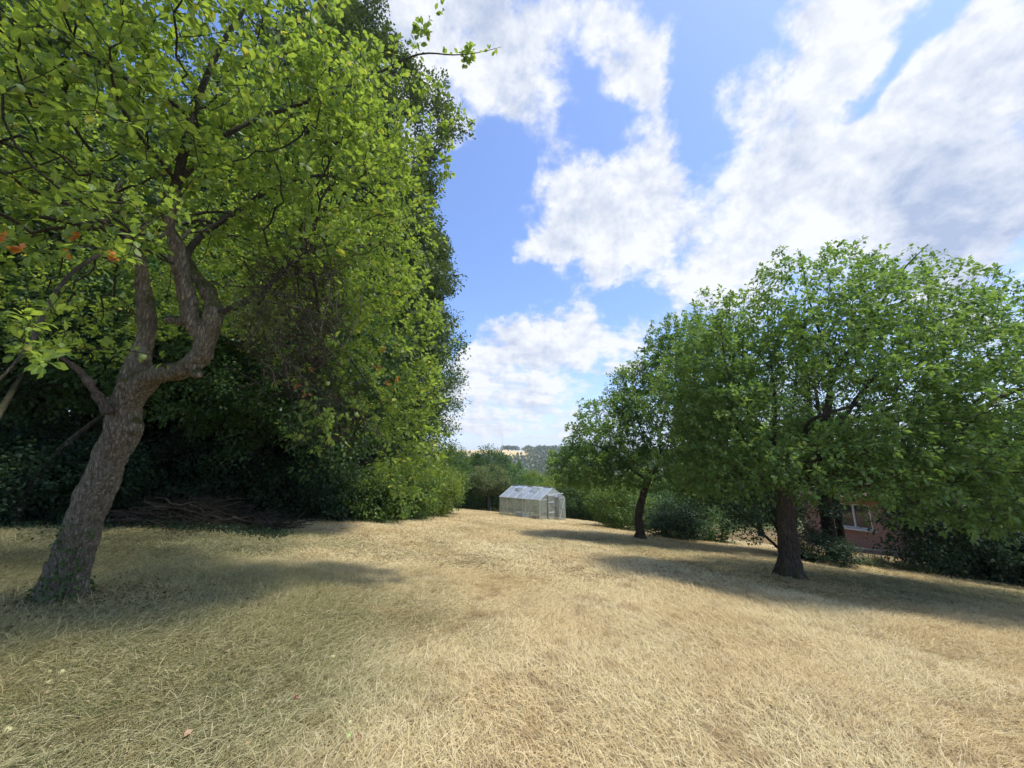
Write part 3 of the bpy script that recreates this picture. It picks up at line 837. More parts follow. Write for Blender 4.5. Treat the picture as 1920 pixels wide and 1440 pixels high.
# ---- apple trees on the right
def apple_tree(base, limbs, ell, nattr, label, leafsize, mat, bark, per, seed, near, napples, extra=None, tmpl=LEAF_MID, voxel=.03, shell=.45, thin=.0085, seg=.22):
    rg = np.random.default_rng(seed)
    L2_ = []
    for li, (p_, r_, pa_) in enumerate(limbs):
        p_ = [np.array(x) + (rg.normal(size=3) * (.16 if li else .03) if 0 < k < len(p_) - 1 else 0) for k, x in enumerate(p_)]
        L2_.append((p_, [x * .70 if x > .15 or not li else x * .58 for x in r_], pa_))
    pos, par, fix, pl, dense = nodes_of(L2_)
    ns = len(pos)
    A = rand_in(ell, nattr, shell, rg)
    if extra is not None: A = np.vstack([A, extra])
    A = A[A[:, 2] > gh(A[:, 0], A[:, 1]) + 1.0]
    pos, par, tips = grow(pos, par, pl, A, 0.32, 0.07, seg, rg)
    rad = pipe(pos, par, ns, fix, 0.0026, 2.3, .6)
    skip = np.zeros(len(pos), bool); skip[:ns] = np.array(fix) > 0.05
    solids = [(p[r > .045], r[r > .045]) for p, r in dense if (r > .045).sum() > 2]
    for k in range(6):
        a_ = k * 1.05 + seed; R0 = solids[0][1][3]
        e = base + np.array([math.cos(a_) * R0 * 1.7, math.sin(a_) * R0 * 1.7, 0]); e[2] = g1(e[0], e[1]) - .08
        pts, rr = spline([base + np.array([math.cos(a_) * R0 * .4, math.sin(a_) * R0 * .4, R0 * 1.5]), base + np.array([math.cos(a_) * R0 * 1.0, math.sin(a_) * R0 * 1.0, R0 * .35]), e], [R0 * .45, R0 * .35, .03], .05)
        solids.append((pts, rr))
    root = empty('apple_tree', base, label, 'tree')
    link('trunk', shift(solid_trunk('trunk', solids, bark, voxel, .012), base), root)
    o = link('branches', shift(branch_mesh('branches', pos, par, rad, M_twig, skip=skip), base), root); tag(o, kind='stuff')
    b, a, nr, sz = sprig_leaves(pos, par, rad, thin, per, leafsize, tips, spread=.09, rg=rg, flat=1.0)
    print(label[:20], 'leaves', len(b))
    put_leaves(root, 'leaf', b, a, nr, sz, tmpl, mat, base, near, seed)
    d_out = [i for i in range(ns, len(pos)) if rad[i] < .006 and pos[i][1] < base[1] + 1.0]
    for i in rg.permutation(d_out)[:napples]:
        o = link('apple', ap, root)
        o.matrix_local = Matrix.Translation(Vector(pos[i] - base + np.array([0, -.06, -.04]))) @ Matrix.Rotation(rg.random() * 6, 4, 'Z') @ Matrix.Scale(1.0 + .4 * rg.random(), 4)
    return root

bR = P(1480, 1078, 8.6); bR[2] = g1(bR[0], bR[1])
def R_(px, py, t=8.6): return P(px, py, t)
LR = [
    ([bR + np.array([.05, 0, -.2]), R_(1483, 1050), R_(1478, 1000), R_(1474, 960), R_(1476, 915)], [.36, .30, .27, .26, .27], None),
    ([R_(1476, 920), R_(1462, 880, 8.5), R_(1440, 830, 8.3), R_(1400, 760, 8.0), R_(1370, 680, 7.9), R_(1350, 600, 8.0)], [.2, .13, .09, .06, .03, .012], 0),
    ([R_(1478, 920), R_(1520, 895, 8.6), R_(1545, 850, 8.7), R_(1550, 780, 8.8), R_(1540, 680, 8.9), R_(1520, 560, 9.0), R_(1500, 470, 9.1)], [.2, .19, .17, .13, .07, .03, .012], 0),
    ([R_(1530, 890, 8.6), R_(1580, 880, 8.5), R_(1640, 860, 8.3), R_(1720, 850, 8.0), R_(1800, 800, 7.6), R_(1880, 740, 7.3)], [.15, .12, .10, .08, .055, .03], 2),
    ([R_(1545, 840, 8.7), R_(1600, 760, 8.9), R_(1680, 660, 9.1), R_(1760, 560, 9.3)], [.11, .08, .04, .012], 2),
    ([R_(1450, 850, 8.4), R_(1430, 760, 9.0), R_(1420, 640, 9.6), R_(1440, 540, 9.8)], [.10, .06, .03, .012], 1),
    ([R_(1560, 700, 8.8), R_(1640, 600, 8.6), R_(1690, 500, 8.4), R_(1740, 458, 8.3)], [.07, .05, .03, .012], 2),
    ([R_(1480, 900, 8.6), R_(1500, 850, 8.0), R_(1540, 800, 7.2), R_(1600, 760, 6.5)], [.10, .08, .06, .03], 0),
    ([R_(1800, 800, 7.6), R_(1900, 760, 7.6), R_(2000, 700, 7.8), R_(2100, 660, 8.0)], [.055, .05, .04, .03], 3),
]
def EP(px, py, t, rx, ry, rz): c = P(px, py, t); return (c[0], c[1], c[2], rx, ry, rz)
ELL_R = [EP(1560, 740, 8.6, 2.7, 2.4, 1.9), EP(1530, 570, 9.0, 1.75, 1.6, 1.3), EP(1780, 690, 8.2, 1.9, 2.1, 1.55), EP(1700, 850, 7.6, 2.0, 1.4, .95),
         EP(1390, 800, 8.2, 1.15, 1.5, 1.1), EP(1960, 760, 8.2, 2.1, 2.2, 1.7), EP(1840, 930, 7.4, 1.2, 1.0, .75), EP(1420, 640, 9.2, 1.0, 1.3, 1.2), EP(1700, 560, 8.9, 1.6, 1.4, .9), EP(1600, 620, 7.6, 1.6, 1.2, 1.2),
         EP(1580, 865, 7.3, 2.1, 1.2, .85), EP(1375, 870, 8.2, 1.1, 1.3, .85), EP(1770, 910, 7.2, 1.5, 1.2, .9), EP(1330, 760, 8.8, .9, 1.2, 1.1), EP(1900, 900, 7.6, 1.5, 1.3, 1.1), EP(1600, 780, 10.0, 2.6, 1.6, 1.8), EP(1640, 885, 9.6, 1.9, .9, .75), EP(1310, 850, 9.2, 1.0, 1.2, 1.0), EP(1900, 640, 8.6, 1.7, 1.5, 1.0), EP(1340, 680, 8.6, .9, 1.1, 1.2), EP(1345, 600, 8.7, .75, .9, .8), EP(1290, 720, 9.2, .9, 1.0, 1.1), EP(1880, 800, 6.6, 1.2, 1.0, 1.2)]
ex = [P(1500 + 40 * q, 500 - 8 * q + 16 * rng.random(), 8.4) for q in range(6)] + [P(1340 + 30 * rng.random(), 560 + 90 * rng.random(), 8.6) for q in range(14)] \
   + [P(1450 + 320 * rng.random(), 480 + 50 * rng.random(), 8.6) for q in range(26)] + [P(1780 + 120 * rng.random(), 540 + 40 * rng.random(), 8.0) for q in range(14)]
apple_tree(bR, LR, ELL_R, 9400, 'large broad apple tree with the thickest trunk on the right of the field', 0.096, M_apple, M_bark_r, (3.0, 11.5), 11, 300, 110, np.array(ex), tmpl=LEAF_MID)

b2 = P(1200, 1012, 14.5); b2[2] = g1(b2[0], b2[1])
def S_(px, py, t=14.5): return P(px, py, t)
L2 = [
    ([b2 + np.array([0, 0, -.2]), S_(1200, 1000), S_(1201, 965), S_(1206, 925), S_(1216, 895)], [.30, .245, .21, .19, .17], None),
    ([S_(1216, 897), S_(1230, 860), S_(1245, 800, 14.6), S_(1260, 720, 14.8), S_(1280, 640, 15)], [.15, .11, .07, .03, .012], 0),
    ([S_(1214, 900), S_(1190, 880, 14.3), S_(1150, 850, 14), S_(1100, 840, 13.8), S_(1060, 850, 13.6)], [.12, .10, .075, .045, .02], 0),
    ([S_(1218, 895), S_(1260, 870, 14.3), S_(1310, 840, 14), S_(1350, 790, 13.8)], [.11, .09, .06, .03], 0),
    ([S_(1216, 890), S_(1200, 820, 14.9), S_(1180, 750, 15.4), S_(1170, 700, 15.6)], [.10, .06, .03, .012], 0),
]
ELL_2 = [EP(1235, 790, 14.5, 2.4, 2.4, 1.9), EP(1130, 840, 14.0, 1.7, 1.6, 1.15), EP(1290, 690, 14.9, 1.7, 1.7, 1.7), EP(1340, 820, 14.2, 1.6, 1.6, 1.6), EP(1200, 740, 14.8, 1.3, 1.5, 1.4), EP(1150, 885, 13.6, 1.4, 1.1, .8), EP(1310, 890, 13.8, 1.5, 1.3, 1.0), EP(1100, 870, 13.7, 1.3, 1.2, .9), EP(1250, 640, 14.8, .9, 1, .9), EP(1150, 810, 14, 1.7, 1.5, 1.5), EP(1260, 740, 14.3, 2.0, 2, 2.0), EP(1360, 700, 13.8, 1.7, 1.7, 2.2), EP(1340, 850, 13.6, 1.9, 1.6, 1.5), EP(1090, 875, 13.5, 1.3, 1.2, .8), EP(1240, 880, 13.2, 1.7, 1.2, .75), EP(1065, 880, 13.2, .9, .9, .6), EP(1300, 640, 14.2, 1.4, 1.4, 1.3)]
ex = [P(1030 + 50 * rng.random(), 840 + 30 * rng.random(), 13.6) for q in range(12)] + [P(1125 + 30 * rng.random(), 735 + 30 * rng.random(), 14) for q in range(8)] + [P(1240 + 60 * rng.random(), 590 + 40 * rng.random(), 14.8) for q in range(12)]
apple_tree(b2, L2, ELL_2, 6200, 'smaller apple tree with a slim bent trunk, standing nearest to the greenhouse', 0.105, M_apple, M_bark_r, (3.0, 13), 23, 40, 30, np.array(ex), seg=.25)

# ------------------------------------------------------------------ woodland and hedges
def bush_arrays(ell, nclump, per, clump_r, rg, shell=.75):
    """leaf positions gathered in clumps spread through the crown"""
    c = rand_in(ell, nclump, shell, rg)
    p = np.repeat(c, per, 0); n = len(p)
    d = rg.normal(size=(n, 3)); d /= np.linalg.norm(d, axis=1, keepdims=True)
    cr = clump_r * (.6 + .8 * rg.random(nclump)); cr = np.repeat(cr, per)
    q = p + d * (cr * rg.random(n) ** .45)[:, None] * np.array([1, 1, .75])
    e = np.array(ell)[:, :3].mean(0)
    outw = q - e; outw /= np.linalg.norm(outw, axis=1, keepdims=True) + 1e-6
    ax = d * .7 + outw * .5 + rg.normal(size=(n, 3)) * .6 + np.array([0, 0, -.25])
    nr = np.array([0, 0, .9]) + outw * .5 + rg.normal(size=(n, 3)) * .5
    return c, q, ax, nr

def tree_proto(name, ell, trunk, trunk_r, nclump, per, clump_r, leaf, mat, bark, label, cat, group=None, seed=1, part='crown', shell=.75, nb=60, z0=None, stems=None):
    """tree built round the origin"""
    rg = np.random.default_rng(seed)
    c, q, ax, nr = bush_arrays(ell, nclump, per, clump_r, rg, shell)
    if z0 is not None:
        m = q[:, 2] > z0; q, ax, nr = q[m], ax[m], nr[m]
    root = empty(name, (0, 0, 0), label, cat, group)
    limbs = [(trunk, trunk_r, None)] + (stems or [])
    pos, par, fix, pl, dense = nodes_of(limbs)
    ns = len(pos)
    pos, par, tips = grow(pos, par, pl, c[rg.permutation(len(c))[:nb]] * np.array([.93, .93, .98]), .3, .08, .5, rg)
    rad = pipe(pos, par, ns, fix, .012, 2.1, .7)
    link('trunk', branch_mesh('trunk', pos, par, rad, bark, thick=(.02, .06)), root)
    f = link(part, leaf_mesh(part, LEAF_LOW, q, ax, nr, leaf * (.6 + .8 * rg.random(len(q))), mat, rg), root); tag(f, kind='stuff')
    return root

def place(root, x, y, rz=0.0, s=(1, 1, 1), label=None, group=None, sink=0.1, copy=True, mat=None):
    o = copy_tree(root) if copy else root
    o.location = (x, y, g1(x, y) - sink); o.rotation_euler = (0, 0, rz)
    o.scale = s if isinstance(s, tuple) else (s, s, s)
    if label: o['label'] = label
    if group: o['group'] = group
    return o

def recolour(o, mat, part='crown'):
    for ch in o.children:
        if ch.name.split('.')[0] == part:
            ch.material_slots[0].link = 'OBJECT'; ch.material_slots[0].material = mat

# tall ivy-clad tree whose edge meets the sky
GW = 'tall trees of the wood on the left'
tall = tree_proto('ivy_clad_tree', [(0, 0, 7, 3.6, 4.0, 5.0), (.0, 0, 13, 3.2, 4.2, 5.5), (-.6, 0, 20, 4.0, 4, 5.5), (.9, -.5, 10, 2.5, 2.6, 4.2)],
                  [(0, 0, -.3), (.1, 0, 4), (-.1, .1, 10), (-.4, 0, 17)], [.5, .38, .3, .12], 1000, 110, .55, .15, M_ivy, M_bark_w,
                  'tall ivy clad tree at the open edge of the wood, outlined against the sky', 'tree', None, 31, z0=2.6)
place(tall, -6.7, 17.2, 0, 1, copy=False)
syc = tree_proto('sycamore_tree', [(0, 0, 8.5, 5.0, 5.0, 4.4), (.5, 0, 14, 4.2, 4.2, 4.6), (-1.5, 1, 10.5, 4, 4, 4), (1.4, -2.4, 5.6, 2.6, 2.4, 2.2)],
                 [(0, 0, -.3), (.1, 0, 3), (.3, .1, 7), (.2, 0, 13)], [.36, .27, .2, .08], 560, 100, .85, .15, M_wood, M_bark_w,
                 'dark leafy woodland tree right behind the brushwood pile', 'tree', None, 32, z0=2.4)
place(syc, -9.8, 14.6, .4, 1, copy=False)
UNDER = []
place(tall, -10.6, 19.5, 1.2, (1.1, 1, 1.15), 'tallest ivy clad tree, behind the crown top of the leaning apple tree')
W = [(-14.6, 13.0, 1.2, 1.05, 'dark woodland tree behind the leaning trunk at the left edge'), (-19.5, 11.0, 3.0, 1.1, 'woodland tree at the far left edge of the photo'),
     (-13.5, 19.5, 4.1, 1.15, None), (-20, 18.5, 5.2, 1.2, None), (-9.0, 23.5, 2.1, 1.1, None), (-15, 27, .3, 1.2, None), (-24, 25, 3.3, 1.2, None), (-9.5, 31, 1.8, 1.05, None), (-28, 15, 1.1, 1.2, None), (-17, 6.5, 2.2, 1.0, None), (-22, 33, 1.5, 1.2, None)]
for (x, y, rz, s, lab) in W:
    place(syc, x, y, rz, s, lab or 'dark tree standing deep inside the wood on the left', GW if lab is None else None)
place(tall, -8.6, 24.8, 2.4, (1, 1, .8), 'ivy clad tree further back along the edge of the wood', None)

for k, (x, y) in enumerate([(-24, 12), (-22, 16), (-19.5, 15.5), (-17, 20), (-14, 23.5), (-11.5, 19), (-20, 22), (-9.6, 19.6), (-26, 18), (-15.5, 18)]):
    UNDER.append((x, y, k * 1.9, 2.3))
# low maple boughs reaching out of the wood
maple = tree_proto('maple_tree', [(0, 0, 4.2, 2.3, 2.0, 1.6), (.9, -.9, 2.9, 1.3, 1.2, 1.1), (-1.2, 0, 5.3, 2.0, 1.8, 1.3), (1.2, -.6, 5.0, 1.5, 1.4, 1.4)],
                   [(-1.2, 2.6, -.2), (-1.0, 2.2, 1.8), (-.2, .8, 4.0)], [.09, .07, .03], 340, 85, .45, .095, M_wood, M_bark_w,
                   'low maple hanging over the field edge between the leaning apple tree and the hedge', 'tree', None, 33)
place(maple, -5.6, 11.9, 0, 1, copy=False)
place(maple, -9.4, 11.2, 1.9, (1, 1, 1.05), 'low maple in shade above the brushwood pile')
place(maple, -12.6, 10.4, 3.3, (1.1, 1.1, 1.1), 'low shaded maple left of the leaning trunk')

bush = tree_proto('shrub', [(0, 0, .9, 1.3, 1.2, 1.0), (.5, .2, 1.3, .9, .9, .9), (-.6, -.1, 1.0, .9, .9, .9)],
                  [(0, 0, -.1), (.05, 0, .5), (0, 0, 1.3)], [.05, .04, .02], 170, 70, .32, .075, M_hedge, M_bark_w,
                  'yellow green shrub at the far end of the hedge beside the open field', 'shrub', None, 34, part='foliage')
place(bush, -3.9, 19.0, 0, (1.0, 1.0, 1.15), copy=False, sink=.15); recolour(bush, M_bright, 'foliage')
G_HL = 'shrubs along the left edge of the field'
HL = [(-5.0, 15.2, 1.0, 1.15, 'leafy green shrub below the low maple at the field edge', M_hedge), (-4.7, 17.2, 2.0, 1.3, 'green shrub second from the open end of the left hedge', M_hedge),
      (-4.9, 21.5, 3.0, 1.5, 'green shrub behind the yellow green one at the left hedge end', M_hedge), (-6.3, 14.2, 4.0, 1.1, 'dark shrub right of the brushwood pile', M_shade)]
for (x, y, rz, s, lab, m_) in HL:
    o = place(bush, x, y, rz, s, lab, None, sink=.2); recolour(o, m_, 'foliage')
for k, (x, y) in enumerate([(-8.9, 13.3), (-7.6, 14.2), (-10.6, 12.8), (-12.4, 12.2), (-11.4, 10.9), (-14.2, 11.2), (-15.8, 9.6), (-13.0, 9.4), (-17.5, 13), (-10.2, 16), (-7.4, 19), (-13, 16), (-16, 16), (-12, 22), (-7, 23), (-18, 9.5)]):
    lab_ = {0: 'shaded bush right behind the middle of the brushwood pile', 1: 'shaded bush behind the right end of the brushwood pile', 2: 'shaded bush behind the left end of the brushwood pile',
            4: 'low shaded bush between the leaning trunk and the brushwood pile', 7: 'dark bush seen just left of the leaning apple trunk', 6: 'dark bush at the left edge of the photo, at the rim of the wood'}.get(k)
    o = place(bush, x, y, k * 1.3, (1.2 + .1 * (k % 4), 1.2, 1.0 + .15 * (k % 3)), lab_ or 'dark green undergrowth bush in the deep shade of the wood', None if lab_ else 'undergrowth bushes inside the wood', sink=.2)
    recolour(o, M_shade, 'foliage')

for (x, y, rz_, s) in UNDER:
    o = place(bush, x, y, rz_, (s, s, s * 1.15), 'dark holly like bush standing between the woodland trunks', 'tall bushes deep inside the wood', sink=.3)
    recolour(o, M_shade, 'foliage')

# brushwood pile
root = empty('brushwood_pile', on(-7.3, 11.0), 'heap of cut branches and sticks at the edge of the wood', 'brushwood')
rg = np.random.default_rng(77)
for k in range(150):
    fx = rg.random(); x0 = -9.6 + 3.3 * fx; y0 = 10.7 + rg.normal() * .35 + (fx - .5) * 1.2
    H = .62 * math.exp(-((fx - .42) / .32) ** 2) + .12
    z0_ = g1(x0, y0) + rg.random() * H
    az = rg.normal() * .8 + (math.pi if rg.random() < .4 else 0) - .1; el = rg.normal() * .28
    L = .7 + 1.2 * rg.random(); d = np.array([math.cos(az) * math.cos(el), math.sin(az) * math.cos(el), math.sin(el)])
    r0 = .008 + .022 * rg.random() ** 2
    pts = [np.array([x0, y0, z0_]) + d * (L * (q / 4 - .5)) + rg.normal(size=3) * .035 for q in range(5)]
    T = Tubes(); T.add(np.array(pts) - np.array(root.location), np.linspace(r0, r0 * .5, 5), 5)
    link('stick', T.mesh('stick', M_dead if k % 3 == 0 else M_dead_dark), root)
T = Tubes()
for k in range(900):
    fx = rg.random(); x0 = -10.0 + 3.8 * fx; y0 = 10.8 + rg.normal() * .5
    H = .68 * math.exp(-((fx - .4) / .3) ** 2) + .1
    p0 = np.array([x0, y0, g1(x0, y0) + rg.random() * H]); d = rg.normal(size=3); d[2] *= .5; d /= np.linalg.norm(d)
    L = .3 + .5 * rg.random()
    T.add(np.array([p0, p0 + d * L * .5 + rg.normal(size=3) * .04, p0 + d * L]) - np.array(root.location), [.006, .004, .002], 3, cap=False)
o = link('twigs', T.mesh('twigs', M_brush), root); tag(o, kind='stuff')

# behind the greenhouse
back = tree_proto('round_tree', [(0, 0, 4.2, 2.6, 2.4, 2.6), (.9, 0, 3.2, 2.2, 2.0, 2.2), (-1.1, 0, 3.0, 2.0, 2.0, 2.0), (.2, 0, 5.6, 1.7, 1.7, 1.5)],
                  [(0, 0, -.3), (0, 0, 2.5), (0, 0, 5)], [.2, .15, .06], 420, 60, .5, .14, M_round, M_bark_w,
                  'dense dark green round tree behind and left of the greenhouse', 'tree', None, 41)
place(back, -2.6, 42.5, 0, (1.15, 1.1, .98), copy=False)
G_B = None
BK = [
    (-6.3, 40, 1.1, .92, 'mid green tree left of the dark round tree on the hedge line', M_hedge), (-4.9, 36, 2.3, .62, 'low green tree at the left end of the back hedge', M_round),
    (2.3, 44, .4, .72, 'yellow green tree right of the dark round tree, above the greenhouse ridge', M_bright), (5.6, 43, 3.0, .66, 'light green tree above the right half of the greenhouse', M_hedge),
    (9.2, 42, 5.0, .78, 'green tree on the back hedge line right of the greenhouse', M_hedge), (13.0, 40, 2.2, .85, 'yellowish tree on the back hedge line behind the slim apple tree', M_bright),
    (17.5, 38, 1.2, 1.1, 'green tree behind the slim apple tree crown', M_hedge), (22, 36, .2, 1.2, 'green tree far behind the big right apple tree', M_round), (27, 30, 4.2, 1.25, 'green tree behind the brick house', M_round),
    (32, 24, 2.2, 1.3, 'green tree right of the brick house', M_round)]
for (x, y, rz, s, lab, m_) in BK:
    o = place(back, x, y, rz, (s, s, s), lab); recolour(o, m_)
# small pale apple tree with visible trunk
pale = tree_proto('pale_tree', [(0, 0, 2.5, 1.5, 1.3, 1.15), (.7, 0, 2.0, 1.0, 1, .8), (-.7, 0, 2.1, 1.0, 1, .8)],
                  [(0, 0, -.2), (.03, 0, .9), (0, 0, 2.0)], [.15, .11, .05], 230, 60, .3, .085, M_olive, bark_mat('pale bark', (.26, .24, .2), .2),
                  'small pale olive leaved tree with a short grey trunk left of the greenhouse', 'tree', None, 42)
place(pale, -1.8, 31.0, 0, (1.05, 1.0, 1.0), copy=False)
HB = [(-5.2, 31, 1.35), (-3.7, 32.5, 1.3), (-.4, 32.5, 1.4), (1.4, 32, 1.25), (3.2, 31, 1.4), (5.0, 30, 1.45), (6.3, 28.2, 1.4), (7.6, 26.6, 1.5), (8.8, 24.8, 1.45), (9.9, 27.5, 1.6), (-6.4, 27.5, 1.4), (6.8, 33, 1.8), (3.6, 36, 1.7), (.5, 36, 1.7), (-3, 35.5, 1.6)]
names_b = ['at the left end of the back hedge', 'in the back hedge left of the pale tree', 'in the back hedge behind the left end of the greenhouse', 'in the back hedge behind the middle of the greenhouse',
           'in the back hedge behind the right end of the greenhouse', 'just right of the greenhouse', 'second right of the greenhouse', 'third right of the greenhouse', 'in the hedge left of the slim apple trunk',
           'rising behind the hedge left of the slim apple trunk', 'at the far end of the wood edge', 'taller, behind the hedge right of the greenhouse', 'taller, rising over the greenhouse roof', 'taller, behind the left of the greenhouse', 'taller, behind the pale tree']
mats_b = [M_hedge, M_round, M_round, M_hedge, M_bright, M_round, M_hedge, M_bright, M_round, M_hedge, M_hedge, M_bright, M_hedge, M_round, M_hedge]
for k, ((x, y, s), nm) in enumerate(zip(HB, names_b)):
    o = place(bush, x, y, k * 1.7, (s, s, s * 1.05), 'leafy bush ' + nm, sink=.25); recolour(o, mats_b[k], 'foliage')

# shrubs on the right side of the field
yew = tree_proto('dark_tree', [(0, 0, 3.4, 2.2, 2.0, 2.2), (-.8, -.2, 2.2, 1.6, 1.5, 1.2), (.9, 0, 2.6, 1.6, 1.5, 1.6), (.1, 0, 1.1, 1.5, 1.3, .8)],
                 [(.5, 0, -.2), (.2, 0, 1.2), (-.3, 0, 3.2)], [.12, .09, .04], 300, 70, .38, .07, M_shade, M_bark_w,
                 'dark spreading shrub with slanting stems between the two right apple trunks', 'shrub', None, 51, part='foliage', nb=90,
                 stems=[([(.5, 0, -.1), (-.5, -.1, .9), (-1.9, -.2, 2.3)], [.05, .04, .012], 0), ([(.5, 0, 0), (.0, .1, 1.4), (-.9, .2, 3.0)], [.05, .04, .02], 0)], z0=.25)
place(yew, 8.7, 13.6, 0, (1.05, 1, 1), copy=False)
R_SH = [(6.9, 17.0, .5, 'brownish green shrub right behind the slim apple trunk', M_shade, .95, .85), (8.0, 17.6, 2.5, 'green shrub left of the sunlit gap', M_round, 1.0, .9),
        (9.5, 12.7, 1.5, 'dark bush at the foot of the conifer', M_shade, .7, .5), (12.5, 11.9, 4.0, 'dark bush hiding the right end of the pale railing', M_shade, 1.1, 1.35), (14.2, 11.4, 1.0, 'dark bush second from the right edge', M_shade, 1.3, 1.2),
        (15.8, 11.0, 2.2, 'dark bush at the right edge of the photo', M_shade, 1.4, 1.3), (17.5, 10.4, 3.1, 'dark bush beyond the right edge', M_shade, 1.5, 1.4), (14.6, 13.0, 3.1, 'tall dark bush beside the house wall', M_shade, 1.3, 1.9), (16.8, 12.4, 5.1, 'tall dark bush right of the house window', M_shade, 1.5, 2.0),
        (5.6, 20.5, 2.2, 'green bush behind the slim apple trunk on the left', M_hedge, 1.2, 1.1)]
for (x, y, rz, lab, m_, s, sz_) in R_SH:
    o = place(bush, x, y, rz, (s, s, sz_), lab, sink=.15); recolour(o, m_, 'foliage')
con = tree_proto('conifer_tree', [(0, 0, 3.6, 1.5, 1.5, 1.6), (0, 0, 5.5, 1.2, 1.2, 2.2)], [(0, 0, -.3), (0, 0, 3), (0, 0, 7)], [.2, .17, .05], 240, 75, .35, .06, M_conifer, bark_mat('conifer bark', (.05, .042, .036), .1),
                 'dark conifer with twin straight stems behind the big right apple trunk', 'tree', None, 52, nb=80, z0=1.9, stems=[([(.42, .05, -.3), (.43, .05, 2.5), (.35, .05, 6.5)], [.12, .10, .04], 0)])
place(con, 10.6, 13.6, 0, 1.0, copy=False)

# ------------------------------------------------------------------ greenhouse
def box(bmv, bmf, c, s, R=None):
    n = len(bmv)
    for dx in (-.5, .5):
        for dy in (-.5, .5):
            for dz in (-.5, .5):
                v = np.array([dx * s[0], dy * s[1], dz * s[2]])
                if R is not None: v = R @ v
                bmv.append(v + np.array(c))
    for f in [(0, 1, 3, 2), (4, 6, 7, 5), (0, 4, 5, 1), (2, 3, 7, 6), (0, 2, 6, 4), (1, 5, 7, 3)]: bmf.append(tuple(n + i for i in f))

def bar(a, b, w_=.022, h_=.022, up=(0, 0, 1)):
    a = np.array(a, float); b = np.array(b, float); d = b - a; L = np.linalg.norm(d); d /= L
    u = np.array(up, float); u = u - d * d.dot(u)
    if np.linalg.norm(u) < 1e-3: u = np.array([1.0, 0, 0]) - d * d[0]
    u /= np.linalg.norm(u); s_ = np.cross(d, u)
    V = []; Fc = []
    box(V, Fc, (a + b) / 2, (L, w_, h_), np.stack([d, s_, u], 1))
    return V, Fc

def add_bar(name, a, b, mat, parent, w_=.022, h_=.022, up=(0, 0, 1)):
    if w_ < .03 and mat.name.startswith(('weath', 'dull')): w_, h_ = w_ * 1.25, h_ * 1.25
    V, Fc = bar(a, b, w_, h_, up)
    return link(name, mesh(name, V, np.array(Fc), mat), parent)

M_alu = flat_mat('weathered aluminium', (0.64, 0.66, 0.65), 0.42, 0.35, 0.5, 0.10, 6)
M_alu_d = flat_mat('dull grey green frame', (0.30, 0.31, 0.27), 0.6, 0.2, 0.5, 0.15, 6)
def glass_mat(name, milk, dirt_c, gloss=.16):
    m, t = new_mat(name)
    tcn = t.n('ShaderNodeTexCoord')
    n = t.noise(tcn.outputs['Object'], 1.6, 6, .6).outputs['Fac']
    tr = t.n('ShaderNodeBsdfTransparent'); tr.inputs[0].default_value = (.93, .95, .93, 1)
    gl = t.n('ShaderNodeBsdfGlossy'); gl.inputs[0].default_value = (.9, .92, .95, 1); gl.inputs[1].default_value = .08
    dd = t.n('ShaderNodeBsdfDiffuse'); dd.inputs[0].default_value = (*dirt_c, 1)
    dt = t.n('ShaderNodeBsdfTranslucent'); dt.inputs[0].default_value = (*dirt_c, 1)
    df = t.n('ShaderNodeMixShader'); t.l(dd.outputs[0], df.inputs[1]); t.l(dt.outputs[0], df.inputs[2])
    fr = t.n('ShaderNodeLayerWeight'); fr.inputs[0].default_value = .5; fz_ = t.math('POWER', fr.outputs['Facing'], 4.0)
    m1 = t.n('ShaderNodeMixShader'); t.l(t.math('MULTIPLY_ADD', fz_, .6, gloss * .25, clamp=True), m1.inputs[0]); t.l(tr.outputs[0], m1.inputs[1]); t.l(gl.outputs[0], m1.inputs[2])
    m2 = t.n('ShaderNodeMixShader'); t.l(t.ramp(n, .3, .7, milk * .6, milk * 1.3), m2.inputs[0]); t.l(m1.outputs[0], m2.inputs[1]); t.l(df.outputs[0], m2.inputs[2])
    finish(t, m2.outputs[0]); return m
M_glass = glass_mat('dusty side glass', .19, (.80, .82, .68))
M_roofglass = glass_mat('hazy roof glass', .42, (.58, .66, .76), .5)

gA = P(1012, 978, 21.6)                       # near corner of the gable
gB = P(938, 962, 24.0)                        # far left corner
gC = P(1060, 973, 23.2)                       # right corner of the gable
for g_ in (gA, gB, gC): g_[2] = g1(g_[0], g_[1])
ux = (gC - gA); Wd = float(np.linalg.norm(ux[:2])); ux[2] = 0; ux /= np.linalg.norm(ux)
uy = np.array([-ux[1], ux[0], 0])
if uy.dot(gB - gA) < 0: uy = -uy
Lg = float(np.dot(gB - gA, uy)); Lg = max(3.0, min(4.2, Lg))
print('greenhouse', Wd, Lg, ux, uy, np.dot(gB - gA, ux))
GW_, GL_, EV, RG = Wd, Lg, 1.28, 1.92
zb = min(gA[2], gC[2], gB[2]) + 0.03
gh_root = empty('greenhouse', (gA[0], gA[1], zb), 'small aluminium greenhouse with glass panes standing on the dry field', 'greenhouse', rz=math.atan2(ux[1], ux[0]))
sgn = 1.0 if np.cross(ux, uy)[2] > 0 else -1.0
def L_(x, y, z): return (x, y * sgn, z)
NB = 5
